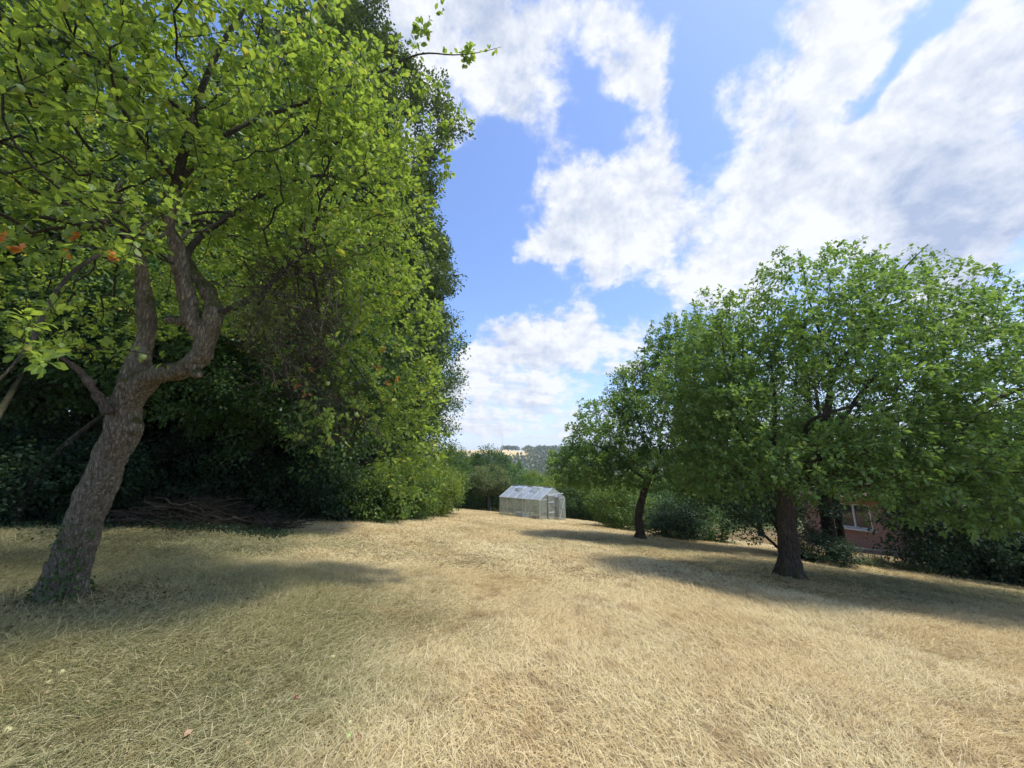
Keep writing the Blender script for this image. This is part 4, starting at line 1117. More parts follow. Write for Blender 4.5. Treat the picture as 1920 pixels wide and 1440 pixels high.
def pane(corners, mat, parent=gh_root, name='pane', th=.004):
    c = np.array(corners, float); nrm = np.cross(c[1] - c[0], c[2] - c[0]); nrm /= np.linalg.norm(nrm)
    V = np.vstack([c - nrm * th / 2, c + nrm * th / 2]); n = len(c)
    tri = []; q = []
    if n == 3: tri = [(0, 2, 1), (3, 4, 5)]
    else: q = [(0, 3, 2, 1), (4, 5, 6, 7)]
    q += [(k, (k + 1) % n, (k + 1) % n + n, k + n) for k in range(n)]
    fs = [np.array(q)] + ([np.array(tri)] if tri else [])
    return link(name, mesh(name, V, fs, mat), parent)
zc = 0.62
bays = np.linspace(0, GL_, NB + 1)
# base rail, eaves, ridge
for x in (0, GW_):
    add_bar('base_rail', L_(x, -.01, .02), L_(x, GL_ + .01, .02), M_alu_d, gh_root, .035, .05)
    add_bar('eaves_rail', L_(x, -.01, EV), L_(x, GL_ + .01, EV), M_alu, gh_root, .05, .045)
for y in (0, GL_):
    add_bar('base_rail', L_(.02, y, .02), L_(GW_ - .02, y, .02), M_alu_d, gh_root, .03, .048)
    for x0, x1 in ((0, GW_ / 2), (GW_, GW_ / 2)):
        add_bar('gable_rafter', L_(x0, y, EV), L_(x1, y, RG), M_alu, gh_root, .045, .045)
    add_bar('corner_post', L_(.012, y, .04), L_(.012, y, EV - .02), M_alu if y == 0 else M_alu_d, gh_root, .035, .035)
    add_bar('corner_post', L_(GW_ - .012, y, .04), L_(GW_ - .012, y, EV - .02), M_alu, gh_root, .035, .035)
add_bar('ridge', L_(GW_ / 2, -.03, RG + .015), L_(GW_ / 2, GL_ + .03, RG + .015), M_alu_d, gh_root, .06, .06)
for x in (0.0, GW_):
    for k in range(NB):
        y0, y1 = bays[k] + .014, bays[k + 1] - .014
        if k: add_bar('glazing_bar', L_(x, bays[k], .05), L_(x, bays[k], EV - .03), M_alu if x == 0 else M_alu_d, gh_root, .02, .024)
        pane([L_(x, y0, .05), L_(x, y1, .05), L_(x, y1, zc - .004), L_(x, y0, zc - .004)], M_glass)
        pane([L_(x, y0, zc + .004), L_(x, y1, zc + .004), L_(x, y1, EV - .025), L_(x, y0, EV - .025)], M_glass)
        # roof
        sx_ = 1 if x == 0 else -1
        def rp(s_, y): return L_(x + sx_ * (GW_ / 2) * s_, y, EV + (RG - EV) * s_ + .012)
        if k: add_bar('roof_bar', rp(.01, bays[k]), rp(.97, bays[k]), M_alu, gh_root, .022, .03)
        vent = (k in (1, 3)) and x == 0
        pane([rp(.02, y0), rp(.02, y1), rp(.34, y1), rp(.34, y0)], M_roofglass)
        pane([rp(.345, y0), rp(.345, y1), rp(.62, y1), rp(.62, y0)], M_roofglass)
        if not vent:
            pane([rp(.625, y0), rp(.625, y1), rp(.97, y1), rp(.97, y0)], M_roofglass)
        else:
            lift = .20 if k == 1 else .10
            def vp(s_, y):
                b_ = np.array(rp(s_, y)); f_ = (0.97 - s_) / .37; b_[2] += .03 + lift * f_; return tuple(b_)
            vr = pane([vp(.60, y0), vp(.60, y1), vp(.97, y1), vp(.97, y0)], M_roofglass, gh_root, 'roof_vent')
            add_bar('vent_frame', vp(.60, y0), vp(.60, y1), M_alu, vr, .03, .03)
            add_bar('vent_frame', vp(.60, y0), vp(.97, y0), M_alu, vr, .02, .025)
            add_bar('vent_frame', vp(.60, y1), vp(.97, y1), M_alu, vr, .02, .025)
    add_bar('side_rail', L_(x, .02, zc), L_(x, GL_ - .02, zc), M_alu_d, gh_root, .012, .014)
# slanting braces
add_bar('brace', L_(.03, bays[4], .06), L_(.03, bays[5] - .03, EV - .06), M_alu, gh_root, .012, .02, (1, 0, 0))
add_bar('brace', L_(.03, bays[2], .06), L_(.03, bays[1] + .03, EV - .06), M_alu, gh_root, .012, .02, (1, 0, 0))
add_bar('roof_brace', L_(.06, bays[5] - .1, EV + .03), L_(GW_ / 2 - .08, bays[4], RG - .06), M_alu, gh_root, .012, .02, (1, 0, 0))
add_bar('roof_brace', L_(.06, bays[3], EV + .03), L_(GW_ / 2 - .08, bays[4], RG - .06), M_alu, gh_root, .012, .02, (1, 0, 0))
# gable with sliding door slid to the left, opening on its right
d0, d1, DH = GW_ * .30, GW_ * .74, 1.50
for xx in (d0, d1): add_bar('door_post', L_(xx, 0, .05), L_(xx, 0, DH + .02), M_alu_d, gh_root, .026, .026)
add_bar('door_track', L_(GW_ * .27, -.035, DH + .05), L_(GW_ * .90, -.035, DH + .05), M_alu, gh_root, .05, .06)
add_bar('eaves_tie', L_(.03, -.005, EV), L_(d0 - .015, -.005, EV), M_alu, gh_root, .02, .03)
add_bar('eaves_tie', L_(d1 + .015, -.005, EV), L_(GW_ - .03, -.005, EV), M_alu, gh_root, .02, .03)
for (xa, xb) in ((.03, d0 - .015), (d1 + .015, GW_ - .03)):
    pane([L_(xa, 0, .05), L_(xb, 0, .05), L_(xb, 0, zc - .005), L_(xa, 0, zc - .005)], M_glass)
    pane([L_(xa, 0, zc + .005), L_(xb, 0, zc + .005), L_(xb, 0, EV - .03), L_(xa, 0, EV - .03)], M_glass)
    add_bar('gable_rail', L_(xa, 0, zc), L_(xb, 0, zc), M_alu_d, gh_root, .012, .014)
def zr(x): return EV + (RG - EV) * (1 - abs(x - GW_ / 2) / (GW_ / 2)) - .03
pane([L_(.08, 0, EV + .02), L_(d0 - .015, 0, EV + .02), L_(d0 - .015, 0, zr(d0))], M_glass)
pane([L_(d1 + .015, 0, EV + .02), L_(GW_ - .08, 0, EV + .02), L_(d1 + .015, 0, zr(d1))], M_glass)
pane([L_(d0 + .015, 0, DH + .09), L_(GW_ / 2 - .01, 0, DH + .09), L_(GW_ / 2 - .01, 0, RG - .04), L_(d0 + .015, 0, zr(d0) + .0)], M_glass)
pane([L_(GW_ / 2 + .01, 0, DH + .09), L_(d1 - .015, 0, DH + .09), L_(d1 - .015, 0, zr(d1)), L_(GW_ / 2 + .01, 0, RG - .04)], M_glass)
add_bar('brace', L_(d1 + .02, -.02, .08), L_(GW_ - .03, -.02, EV - .05), M_alu, gh_root, .012, .02, (0, 1, 0))
add_bar('brace', L_(GW_ - .03, -.034, .08), L_(d1 + .02, -.034, EV - .05), M_alu, gh_root, .012, .02, (0, 1, 0))
dx0, dx1 = d0 + .0, (d0 + d1) / 2 + .02
door = add_bar('door', L_(dx0, -.06, .05), L_(dx1, -.06, .05), M_alu, gh_root, .022, .05)
for z_ in (.55, 1.12, DH + .0): add_bar('door_rail', L_(dx0, -.06, z_), L_(dx1, -.06, z_), M_alu, door, .022, .045)
for x_ in (dx0, dx1): add_bar('door_stile', L_(x_, -.06, .03), L_(x_, -.06, DH + .02), M_alu_d, door, .024, .03)
for (za, zb_) in ((.08, .52), (.58, 1.09), (1.15, DH - .03)):
    pane([L_(dx0 + .015, -.06, za), L_(dx1 - .015, -.06, za), L_(dx1 - .015, -.06, zb_), L_(dx0 + .015, -.06, zb_)], M_glass, door)
# back gable panes
for (xa, xb) in ((.03, GW_ / 2 - .01), (GW_ / 2 + .01, GW_ - .03)):
    pane([L_(xa, GL_, .05), L_(xb, GL_, .05), L_(xb, GL_, EV - .03), L_(xa, GL_, EV - .03)], M_glass)
add_bar('glazing_bar', L_(GW_ / 2, GL_, .05), L_(GW_ / 2, GL_, RG - .05), M_alu_d, gh_root, .02, .02)
pane([L_(.08, GL_, EV + .02), L_(GW_ - .08, GL_, EV + .02), L_(GW_ / 2, GL_, RG - .05)], M_glass)

def gw(x, y, z=0.0):
    b_ = np.array([gA[0], gA[1], zb]) + ux * x + uy * y; b_[2] = zb + z; return b_
rzg = math.atan2(ux[1], ux[0])
# things inside
def tub(loc, label, w_, d_, h_, mat):
    root_ = empty('plastic_tub', loc, label, 'container', rz=rzg)
    V = []; Fc = []
    t_ = .02
    box(V, Fc, (0, 0, .012), (w_ - .05, d_ - .05, .02))
    for s_ in (-1, 1):
        box(V, Fc, (s_ * (w_ / 2 - t_), 0, h_ / 2 + .01), (t_, d_ - t_ * 3.2, h_ - .02))
        box(V, Fc, (0, s_ * (d_ / 2 - t_), h_ / 2 + .01), (w_ - t_, t_, h_ - .02))
    link('body', mesh('body', V, np.array(Fc), mat), root_)
    V = []; Fc = []
    for s_ in (-1, 1):
        box(V, Fc, (s_ * (w_ / 2), 0, h_ + .012), (.035, d_ + .04, .022))
        box(V, Fc, (0, s_ * (d_ / 2), h_ + .012), (w_ - .037, .035, .022))
    link('rim', mesh('rim', V, np.array(Fc), mat), root_)
M_white = flat_mat('white plastic', (.78, .80, .80), .4, var=.04)
tub(gw(.35, GL_ * .52, .03), 'white plastic tub standing inside the greenhouse', .5, .62, .42, M_white)
tub(gw(.75, GL_ * .40, .03), 'narrow white bucket box beside the larger white tub in the greenhouse', .16, .2, .4, M_white)
M_brick = flat_mat('old brick', (.30, .15, .10), .9, var=.3, scale=12)
root_ = empty('brick_stack', gw(.33, .55, .02), 'low stack of reddish bricks in the near corner of the greenhouse', 'bricks', rz=rzg)
bm1 = None
for lay in range(5):
    for i in range(2):
        for j in range(3):
            if bm1 is None:
                V = []; Fc = []; box(V, Fc, (0, 0, 0), (.205, .098, .062)); bm1 = mesh('brick', V, np.array(Fc), M_brick)
            o = link('brick', bm1, root_); o.location = ((i - .5) * .22 + random.uniform(-.01, .01), (j - 1) * .108 + random.uniform(-.005, .005), .035 + lay * .068); o.rotation_euler = (0, 0, random.uniform(-.08, .08))

# ------------------------------------------------------------------ house seen through the trees
M_wall, t = new_mat('pinkish brick wall')
tcn = t.n('ShaderNodeTexCoord')
mp = t.n('ShaderNodeMapping'); t.l(tcn.outputs['Object'], mp.inputs[0]); mp.inputs[2].default_value = (math.pi / 2, 0, 0)
br = t.n('ShaderNodeTexBrick'); t.l(mp.outputs[0], br.inputs['Vector'])
br.inputs['Scale'].default_value = 1.0; br.inputs['Brick Width'].default_value = .22; br.inputs['Row Height'].default_value = .075; br.inputs['Mortar Size'].default_value = .006
br.inputs['Color1'].default_value = (.42, .23, .165, 1); br.inputs['Color2'].default_value = (.35, .19, .135, 1); br.inputs['Mortar'].default_value = (.42, .32, .26, 1)
nn_ = t.noise(tcn.outputs['Object'], 1.3, 5).outputs['Fac']
finish(t, principled(t, t.mix(t.ramp(nn_, .3, .7, 0, .35), br.outputs['Color'], (.36, .22, .17, 1)), .9, 0, .2))
M_frame = flat_mat('white painted wood', (.72, .72, .68), .5, var=.05)
M_pane, t = new_mat('dark window glass'); finish(t, principled(t, (.03, .035, .04, 1), .06, 0, .8))
M_roof = flat_mat('brown clay roof', (.12, .075, .055), .85, var=.25, scale=5)
hp = P(1575, 1040, 19.5); hq = P(1790, 1060, 16.0)
hx0 = np.array([hp[0], hp[1]]); hx1 = np.array([hq[0], hq[1]]); hd = hx1 - hx0; HLn = 10.5; hd = hd / np.linalg.norm(hd)
hz = min(g1(*hx0), g1(*(hx0 + hd * HLn))) - .5
hx0 = hx0 - hd * 1.5
house = empty('brick_house', (hx0[0], hx0[1], hz), 'pinkish brick house with a white framed window half hidden behind the right apple tree', 'house', rz=math.atan2(hd[1], hd[0]))
HH = 3.1; DP = 7.0
# front wall with two openings (x right along wall, y inwards)
wins = [(1.65, 3.05), (5.6, 7.0)]; wz0, wz1 = 1.62, 2.78
V = []; Fc = []
cuts = [0] + [c for w_ in wins for c in w_] + [HLn]
for k in range(len(cuts) - 1):
    xa, xb = cuts[k], cuts[k + 1]
    if k % 2 == 0: box(V, Fc, ((xa + xb) / 2, .15, HH / 2), (xb - xa, .3, HH))
    else:
        box(V, Fc, ((xa + xb) / 2, .15, wz0 / 2), (xb - xa, .3, wz0)); box(V, Fc, ((xa + xb) / 2, .15, (wz1 + HH) / 2), (xb - xa, .3, HH - wz1))
box(V, Fc, (.15, DP / 2 + .3, HH / 2), (.3, DP, HH)); box(V, Fc, (HLn - .15, DP / 2 + .3, HH / 2), (.3, DP, HH)); box(V, Fc, (HLn / 2, DP + .45, HH / 2), (HLn, .3, HH))
link('wall', mesh('wall', V, np.array(Fc), M_wall), house)
V = [(-.3, -.4, HH + .01), (HLn + .3, -.4, HH + .01), (HLn + .3, DP + 1, HH + .01), (-.3, DP + 1, HH + .01), (1.6, DP / 2 + .3, HH + 1.5), (HLn - 1.6, DP / 2 + .3, HH + 1.5)]
link('roof', mesh('roof', V, [np.array([(0, 1, 5, 4), (2, 3, 4, 5), (3, 2, 1, 0)]), np.array([(1, 2, 5), (3, 0, 4)])], M_roof), house)
for (xa, xb) in wins:
    wn_ = add_bar('window', (xa, .09, wz0 + .03), (xb, .09, wz0 + .03), M_frame, house, .07, .07)
    add_bar('frame', (xa, .09, wz1 - .03), (xb, .09, wz1 - .03), M_frame, wn_, .068, .07)
    for xx in (xa + .035, (xa + xb) / 2, xb - .035): add_bar('frame', (xx, .09, wz0 + .065), (xx, .09, wz1 - .065), M_frame, wn_, .08 if xx != (xa + xb) / 2 else .11, .066)
    for (p0, p1) in ((xa + .075, (xa + xb) / 2 - .055), ((xa + xb) / 2 + .055, xb - .075)):
        pane([(p0, .11, wz0 + .065), (p1, .11, wz0 + .065), (p1, .11, wz1 - .065), (p0, .11, wz1 - .065)], M_pane, wn_)
    add_bar('sill', (xa - .12, -.05, wz0 - .045), (xb + .12, -.05, wz0 - .045), M_frame, wn_, .16, .07)
# low white fence in front of it
f0 = P(1592, 1052, 12.6); f1 = P(1745, 1078, 11.4)
fd = np.array([f1[0] - f0[0], f1[1] - f0[1]]); FL = float(np.linalg.norm(fd)); fd /= FL
fz = g1(f0[0], f0[1])
fence = empty('picket_railing', (f0[0], f0[1], fz), 'low pale railing with thin upright bars in front of the brick house', 'railing', rz=math.atan2(fd[1], fd[0]))
sl = (g1(f1[0], f1[1]) - fz)
M_rail = flat_mat('pale weathered rail', (.45, .44, .40), .6)
add_bar('rail', (-.1, 0, .46), (FL, 0, .46 + sl), M_rail, fence, .035, .035)
add_bar('rail', (-.1, 0, .08), (FL, 0, .08 + sl), M_rail, fence, .03, .03)
nb_ = 12
for k in range(nb_):
    x_ = FL * (k + .3) / nb_; add_bar('upright', (x_, -.03, .02 + sl * x_ / FL), (x_, -.03, .50 + sl * x_ / FL), M_rail, fence, .03, .025)
for (x_, y_, rz_, s_, w_) in [(10.9, 12.55, 0, .5, 'left'), (11.7, 12.1, 2, .42, 'middle'), (12.5, 11.9, 4, .45, 'right')]:
    o = place(bush, x_, y_, rz_, (s_ * .8, s_ * .5, s_ * .32), 'low pale green plant at the foot of the railing, %s one of three' % w_, 'low plants along the railing', sink=.05); recolour(o, M_olive, 'foliage')

# ------------------------------------------------------------------ far hill: wood, wheat, mast
rg = np.random.default_rng(5)
def quad_blobs(cx, cy, r, per, rg, hgt=1.0):
    n = len(cx); p = np.repeat(np.stack([cx, cy, gh(cx, cy) + r * .6], 1), per, 0); R0 = np.repeat(r, per)
    d = rg.normal(size=(n * per, 3)); d /= np.linalg.norm(d, axis=1, keepdims=True); d[:, 2] = np.abs(d[:, 2])
    q = p + d * R0[:, None] * np.array([1, 1, hgt])
    return q, d + rg.normal(size=d.shape) * .6, d + rg.normal(size=d.shape) * .5, R0 * .75
def wheat_zone(x, y): return ((y > 560) & (x < 6)) | ((y > 575) & (x < 60))
n = 4200
cx = rg.uniform(-230, 330, n); cy = rg.uniform(250, 690, n)
m = ~((cy > 480 - 20 * sstep(-60, 40, cx)) & (cx < 26 - (cy - 500) * .02)); cx, cy = cx[m], cy[m]
q, d1_, d2_, rr = quad_blobs(cx, cy, rg.uniform(3.2, 6.0, len(cx)), 22, rg)
fw = link('far_wood', leaf_mesh('far_wood', LEAF_LOW, q, d1_, d2_, rr, M_far, rg)); tag(fw, 'pale grey green wood covering the distant hillside above the greenhouse', 'wood', kind='stuff')
wx, wy = np.meshgrid(np.linspace(-260, 34, 60), np.linspace(455, 760, 40))
wz = gh(wx, wy) + .6
wi = np.arange(wx.size).reshape(wx.shape)
M_wheat, t = new_mat('ripe wheat')
geo = t.n('ShaderNodeNewGeometry'); nz = t.noise(geo.outputs['Position'], .02, 4).outputs['Fac']
finish(t, principled(t, t.mix(t.ramp(nz, .35, .65), (.56, .40, .17, 1), (.66, .50, .24, 1)), .95, 0, .1))
wf = link('wheat_field', mesh('wheat_field', np.stack([wx.ravel(), wy.ravel(), wz.ravel()], 1), np.stack([wi[:-1, :-1], wi[:-1, 1:], wi[1:, 1:], wi[1:, :-1]], -1).reshape(-1, 4), M_wheat, True)); tag(wf, kind='structure')
# row of trees on the crest
n = 26; cx = np.linspace(-16, 10, n) + rg.normal(size=n); cy = 705 + rg.normal(size=n) * 3
q, d1_, d2_, rr = quad_blobs(cx, cy, rg.uniform(3.0, 5.0, n), 60, rg, 1.3)
ct = link('far_copse', leaf_mesh('far_copse', LEAF_LOW, q, d1_, d2_, rr * .6, M_far, rg)); tag(ct, 'tiny copse on the crest of the distant hill beside the mast', 'trees', kind='stuff')
mx_ = -17.5; my_ = 700
mast = empty('radio_mast', (mx_, my_, g1(mx_, my_)), 'thin radio mast on the distant hilltop', 'mast')
T = Tubes(); T.add(np.array([(0, 0, 0), (0, 0, 12), (0, 0, 27)]), [.35, .28, .2], 6)
link('pole', T.mesh('pole', M_alu_d), mast)
T = Tubes()
for z_ in (19, 24): T.add(np.array([(-.9, 0, z_), (.9, 0, z_)]), [.12, .12], 5)
link('crossbars', T.mesh('crossbars', M_alu_d), mast)
# valley trees filling the gap between hedge and hill
n = 1500
cx = rg.uniform(-90, 140, n); cy = rg.uniform(62, 250, n)
q, d1_, d2_, rr = quad_blobs(cx, cy, rg.uniform(2.6, 4.6, n), 40, rg, 1.2)
vw = link('valley_wood', leaf_mesh('valley_wood', LEAF_LOW, q, d1_, d2_, rr * .55, M_hedge, rg)); tag(vw, 'green woodland filling the valley beyond the back hedge', 'wood', kind='stuff')

# ------------------------------------------------------------------ dry grass
def blade_patch(n, R, lmin, lmax, wdt, lie, rg, green=0.0):
    r = R * np.sqrt(rg.random(n)); th = rg.random(n) * 2 * math.pi
    p0 = np.stack([r * np.cos(th), r * np.sin(th), rg.random(n) * .012 - .004], 1)
    az = rg.normal(size=n) * 1.1; L = rg.uniform(lmin, lmax, n)
    el = np.clip(rg.normal(size=n) * .30 + lie, .02, 1.4)
    d = np.stack([np.cos(az) * np.cos(el), np.sin(az) * np.cos(el), np.sin(el)], 1)
    sd = np.stack([-np.sin(az), np.cos(az), np.zeros(n)], 1)
    bend = rg.normal(size=n) * .15
    p1 = p0 + d * (L * .38)[:, None] + np.array([0, 0, .004])
    p2 = p0 + d * (L * .72)[:, None] + sd * (bend * L * .30)[:, None] - np.array([0, 0, 1]) * (L * .06 * rg.random(n))[:, None]
    p3 = p0 + d * L[:, None] + sd * (bend * L)[:, None] - np.array([0, 0, 1]) * (L * .30 * rg.random(n) + .0)[:, None]
    p2[:, 2] = np.maximum(p2[:, 2], .004 + .012 * rg.random(n)); p3[:, 2] = np.maximum(p3[:, 2], .002 + .012 * rg.random(n))
    wd = (wdt * rg.uniform(.6, 1.3, n))[:, None]; s_ = sd + np.array([0, 0, 1]) * rg.normal(size=(n, 1)) * .5; s_ /= np.linalg.norm(s_, axis=1, keepdims=True)
    V = np.stack([p0 - s_ * wd / 2, p0 + s_ * wd / 2, p1 - s_ * wd / 2, p1 + s_ * wd / 2, p2 - s_ * wd * .4, p2 + s_ * wd * .4, p3], 1)
    fb = np.array([(0, 1, 3, 2), (2, 3, 5, 4)]); ft = np.array([(4, 5, 6)]); k = (np.arange(n) * 7)[:, None, None]
    return V.reshape(-1, 3), (fb[None] + k).reshape(-1, 4), (ft[None] + k).reshape(-1, 3), np.repeat(rg.random(n), 7)

m, t = new_mat('dry straw'); M_straw = m
geo = t.n('ShaderNodeNewGeometry'); posn = geo.outputs['Position']
rr_ = t.n('ShaderNodeAttribute', attribute_name='rnd').outputs['Fac']
n1 = t.noise(posn, .55, 5, .6).outputs['Fac']; n2 = t.noise(posn, 2.6, 5, .6).outputs['Fac']
c = t.mix(rr_, (.61, .48, .225, 1), (.93, .82, .52, 1))
c = t.mix(t.ramp(n1, .38, .64, 0, .45), c, (.66, .49, .235, 1))
c = t.mix(t.ramp(n2, .52, .70, 0, .6), c, (.40, .26, .12, 1))
c = t.mix(t.ramp(rr_, .86, .93), c, (.24, .19, .09, 1))
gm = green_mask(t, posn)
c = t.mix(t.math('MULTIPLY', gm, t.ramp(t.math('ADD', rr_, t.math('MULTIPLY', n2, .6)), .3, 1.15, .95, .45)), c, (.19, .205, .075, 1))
b_ = principled(t, c, .7, 0, .25)
tr = t.n('ShaderNodeBsdfTranslucent'); t.l(c, tr.inputs[0])
mx = t.n('ShaderNodeMixShader'); mx.inputs[0].default_value = .25; t.l(b_, mx.inputs[1]); t.l(tr.outputs[0], mx.inputs[2]); finish(t, mx.outputs[0])

rg = np.random.default_rng(99)
def patch_obj(i, n, R, lmin, lmax, wdt, lie):
    V, q4, t3, r_ = blade_patch(n, R, lmin, lmax, wdt, lie, rg)
    me = mesh('grass_patch', V, [q4, t3], M_straw, False, {'rnd': r_})
    return bpy.data.objects.new('grass_patch', me)

def scatter_points(dens_fn, step, yr, margin, rg):
    ny = int((yr[1] - yr[0]) / step); P_ = []
    for j in range(ny):
        y = yr[0] + j * step; xl = -1.42 * max(y, 0) - margin; xr = 1.42 * max(y, 0) + margin
        x = np.arange(xl, xr, step); P_.append(np.stack([x, np.full_like(x, y)], 1))
    P_ = np.concatenate(P_); P_ += rg.uniform(-.5, .5, P_.shape) * step
    return P_[dens_fn(P_)]

def in_field(P_, pad=0.0):
    return (P_[:, 0] > wood_edge(P_[:, 1]) - .6 - pad) & (P_[:, 0] < right_edge(P_[:, 1]) + 1.2 + pad)

def gn_scatter(name, pts, scales, rots, tmpl_objs, label):
    me = bpy.data.meshes.new(name)
    n = len(pts); me.vertices.add(n)
    z = gh(pts[:, 0], pts[:, 1])
    me.vertices.foreach_set('co', np.stack([pts[:, 0], pts[:, 1], z], 1).astype(np.float32).ravel())
    a = me.attributes.new('scl', 'FLOAT', 'POINT'); a.data.foreach_set('value', scales.astype(np.float32))
    e = 0.05
    sx = (gh(pts[:, 0] + e, pts[:, 1]) - gh(pts[:, 0] - e, pts[:, 1])) / (2 * e); sy = (gh(pts[:, 0], pts[:, 1] + e) - gh(pts[:, 0], pts[:, 1] - e)) / (2 * e)
    rot = np.stack([np.arctan(sy), -np.arctan(sx), rots], 1)
    # rotate about z first: build euler from matrix
    eul = np.zeros((n, 3), np.float32)
    for i in range(n):
        M_ = Matrix.Rotation(rot[i, 1], 3, 'Y') @ Matrix.Rotation(rot[i, 0], 3, 'X') @ Matrix.Rotation(rot[i, 2], 3, 'Z')
        eul[i] = M_.to_euler('XYZ')
    a = me.attributes.new('rot', 'FLOAT_VECTOR', 'POINT'); a.data.foreach_set('vector', eul.ravel())
    a = me.attributes.new('idx', 'INT', 'POINT'); a.data.foreach_set('value', rng.integers(0, len(tmpl_objs), n).astype(np.int32))
    me.materials.append(M_straw)
    o = bpy.data.objects.new(name, me); col.objects.link(o); tag(o, label, 'grass', kind='stuff')
    g = bpy.data.node_groups.new(name + '_scatter', 'GeometryNodeTree')
    g.interface.new_socket('Geometry', in_out='INPUT', socket_type='NodeSocketGeometry')
    g.interface.new_socket('Geometry', in_out='OUTPUT', socket_type='NodeSocketGeometry')
    N = g.nodes; gi = N.new('NodeGroupInput'); go = N.new('NodeGroupOutput')
    iop = N.new('GeometryNodeInstanceOnPoints'); g.links.new(gi.outputs[0], iop.inputs['Points'])
    jn = N.new('GeometryNodeGeometryToInstance')
    for to in tmpl_objs:
        oi = N.new('GeometryNodeObjectInfo'); oi.inputs[0].default_value = to; oi.inputs[1].default_value = False
        g.links.new(oi.outputs['Geometry'], jn.inputs[0])
    g.links.new(jn.outputs[0], iop.inputs['Instance'])
    iop.inputs['Pick Instance'].default_value = True
    for nm, sock, dt in (('scl', 'Scale', 'FLOAT'), ('rot', 'Rotation', 'FLOAT_VECTOR'), ('idx', 'Instance Index', 'INT')):
        na = N.new('GeometryNodeInputNamedAttribute'); na.data_type = dt; na.inputs[0].default_value = nm
        g.links.new(na.outputs[0], iop.inputs[sock])
    g.links.new(iop.outputs[0], go.inputs[0])
    md = o.modifiers.new('scatter', 'NODES'); md.node_group = g
    return o

near_t = [patch_obj(i, 540, .36, .04, .15, .0030, .12 + .08 * (i % 3)) for i in range(6)]
far_t = [patch_obj(i, 420, .62, .06, .14, .0075, .14) for i in range(4)]
pn = scatter_points(lambda q: in_field(q) & (q[:, 1] > 0.2), .20, (.3, 7.5), 2.2, rg)
flow = lambda q: 1.0 + 1.6 * np.sin(q[:, 0] * .9 + 1.3 * np.sin(q[:, 1] * .7)) + .5 * np.sin(q[:, 1] * 2.3 + q[:, 0])
gn_scatter('dry_grass', pn, rg.uniform(.75, 1.25, len(pn)), flow(pn) + rg.normal(size=len(pn)) * .5, near_t, 'straw coloured mown grass of the near field')
pf = scatter_points(lambda q: in_field(q), .42, (7.3, 34), 3, rg)
gn_scatter('dry_grass', pf, rg.uniform(.7, 1.2, len(pf)), flow(pf) + rg.normal(size=len(pf)) * .6, far_t, 'straw coloured mown grass of the far field')
# litter and ground plants at the edge of the wood
n = 9000
yy = rg.uniform(6, 24, n); xx = wood_edge(yy) + rg.normal(size=n) * .9 - .8
pp = np.stack([xx, yy, gh(xx, yy) + .02 + .10 * rg.random(n)], 1)
gp = link('ground_plants', leaf_mesh('ground_plants', LEAF_MID, pp, rg.normal(size=(n, 3)) + np.array([0, 0, .5]), rg.normal(size=(n, 3)) * .5 + np.array([0, 0, 1]), rg.uniform(.03, .09, n), M_shade, rg))
tag(gp, 'low ivy and nettles along the shaded edge of the wood', 'ground plants', kind='stuff')
n = 2600
xx = rg.normal(size=n) * .75 + base_L[0] + .25; yy = rg.normal(size=n) * .42 + base_L[1] - .05
pp = np.stack([xx, yy, gh(xx, yy) + .01 + .03 * rg.random(n)], 1)
M_lit = leaf_mat('brown leaf litter', (0.055, 0.035, 0.02), (0.13, 0.085, 0.045), (.1, .12, .03), .1)
lf = link('leaf_litter', leaf_mesh('leaf_litter', LEAF_MID, pp, rg.normal(size=(n, 3)) * np.array([1, 1, .3]), rg.normal(size=(n, 3)) * .4 + np.array([0, 0, 1]), rg.uniform(.025, .05, n), M_lit, rg))
tag(lf, 'brown leaf litter round the foot of the leaning apple tree', 'leaf litter', kind='stuff')

n = 2600
xx = rg.uniform(-10.6, -5.4, n); yy = 10.1 + rg.normal(size=n) * .30 + (xx + 8) * -.10
pp = np.stack([xx, yy, gh(xx, yy) + .02 + .16 * rg.random(n) ** 2], 1)
o = link('nettles', leaf_mesh('nettles', LEAF_MID, pp, rg.normal(size=(n, 3)) + np.array([0, 0, .9]), rg.normal(size=(n, 3)) * .6 + np.array([0, 0, 1]), rg.uniform(.03, .08, n), M_shade, rg))
tag(o, 'low nettles and ivy along the front of the brushwood pile', 'ground plants', kind='stuff')

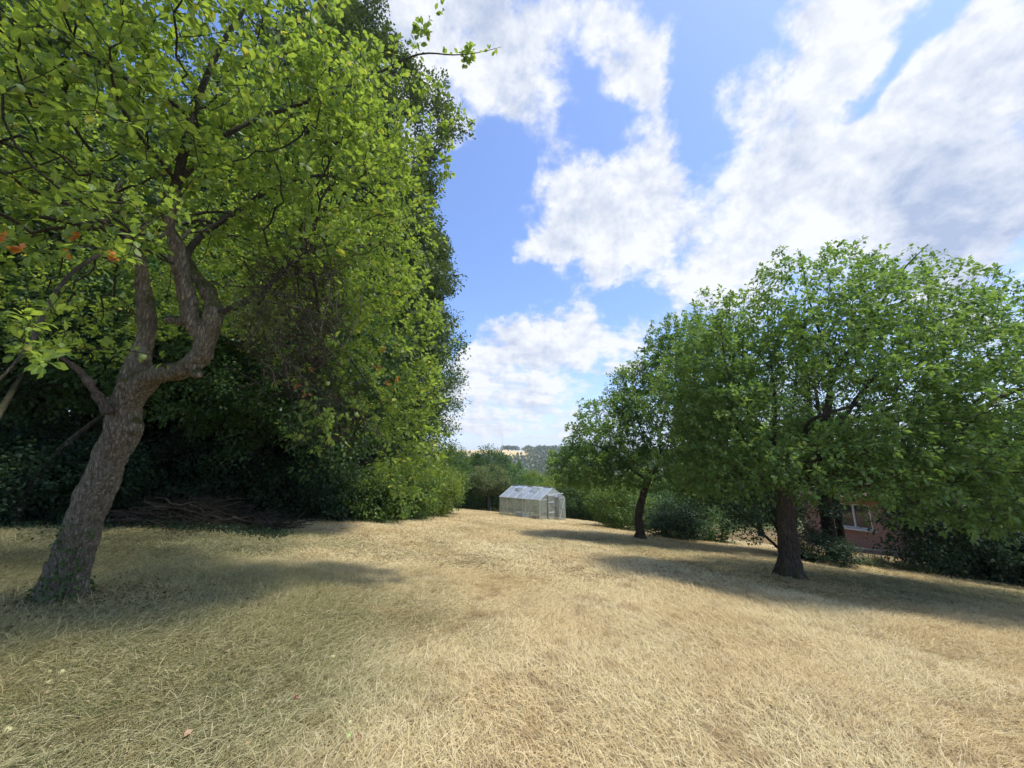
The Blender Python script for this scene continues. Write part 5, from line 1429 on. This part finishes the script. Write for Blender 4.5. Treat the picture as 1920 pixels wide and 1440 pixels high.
# windfall apples and fallen leaves
def gp3(px, py):
    d = pix_dir(px, py); t = 1.0
    for _ in range(60):
        q_ = np.array([0, 0, EYE]) + d * t; t += (q_[2] - g1(q_[0], q_[1])) * .6 / max(.15, -d[2])
    return np.array([0, 0, EYE]) + d * t
wf_m = {'pale': apple_mesh('windfall_apple', PALE_M, .022), 'red': apple_mesh('windfall_apple', ROT_M, .018), 'green': ap}
for (px, py, kind, lab) in [(654, 1362, 'pale', 'pale windfall apple in the foreground grass, upper one of the pair'), (653, 1388, 'green', 'green windfall apple in the foreground grass, lower one of the pair'),
                            (555, 1314, 'red', 'small red windfall apple in the foreground grass'), (671, 1390, 'red', 'tiny red windfall apple right of the green one'),
                            (89, 1266, 'pale', 'pale windfall apple left of its neighbour in the shaded grass'), (114, 1265, 'pale', 'pale windfall apple right of its neighbour in the shaded grass'), (92, 1285, 'pale', 'pale windfall apple in front of the shaded pair'),
                            (13, 1376, 'pale', 'pale windfall apple at the left edge of the foreground'), (623, 1237, 'pale', 'pale windfall apple further back in the middle of the field')]:
    p = gp3(px, py)
    o = link('windfall_apple', wf_m[kind]); o.location = (p[0], p[1], p[2] + .014); o.rotation_euler = (rg.random() * 3, rg.random() * 3, rg.random() * 6)
    tag(o, lab, 'apple', 'windfall apples')
M_fl = leaf_mat('fallen pinkish leaf', (0.42, 0.26, 0.16), (0.50, 0.34, 0.22), (.5, .35, .2), .1)
fm = single_leaf_meshes('fallen_leaf', M_fl, 2, 9)
for k, (px, py, lab) in enumerate([(343, 1393, 'pinkish brown dead leaf in the foreground grass'), (868, 1316, 'small cream dead leaf in the middle foreground'), (425, 1226, 'tan dead leaf in the grass beyond the shade line')]):
    p = gp3(px, py); o = link('fallen_leaf', fm[k % 2]); o.location = (p[0], p[1], p[2] + .03); o.scale = (.06,) * 3; o.rotation_euler = (.2, .3, k * 2.0); tag(o, lab, 'leaf')
n = 260
xx = rg.uniform(-5.5, -.5, n); yy = rg.uniform(1.6, 5.0, n)
pp = np.stack([xx, yy, gh(xx, yy) + .035], 1)
o = link('leaf_scraps', leaf_mesh('leaf_scraps', LEAF_MID, pp, rg.normal(size=(n, 3)) * np.array([1, 1, .3]), rg.normal(size=(n, 3)) * .4 + np.array([0, 0, 1]), rg.uniform(.012, .028, n), M_fl, rg))
tag(o, 'scattered bits of dry leaf in the shaded grass on the left', 'leaf litter', kind='stuff')

# ------------------------------------------------------------------ summer haze
hz_v = []; hz_f = []
x0, x1, y0, y1, z0_, z1_ = -1000, 1200, -260, 1600, -60, 62
V = [(x, y, z) for x in (x0, x1) for y in (y0, y1) for z in (z0_, z1_)]
hzm, t = new_mat('haze air')
pv = t.n('ShaderNodeVolumePrincipled'); pv.inputs['Color'].default_value = (0.88, .92, 1.0, 1); pv.inputs['Density'].default_value = .00032; pv.inputs['Anisotropy'].default_value = .2
o_ = t.n('ShaderNodeOutputMaterial'); t.l(pv.outputs[0], o_.inputs['Volume'])
hz_o = link('haze', mesh('haze', V, np.array([(0, 1, 3, 2), (4, 6, 7, 5), (0, 4, 5, 1), (2, 3, 7, 6), (0, 2, 6, 4), (1, 5, 7, 3)]), hzm)); tag(hz_o, kind='stuff')
scene.cycles.volume_bounces = 0
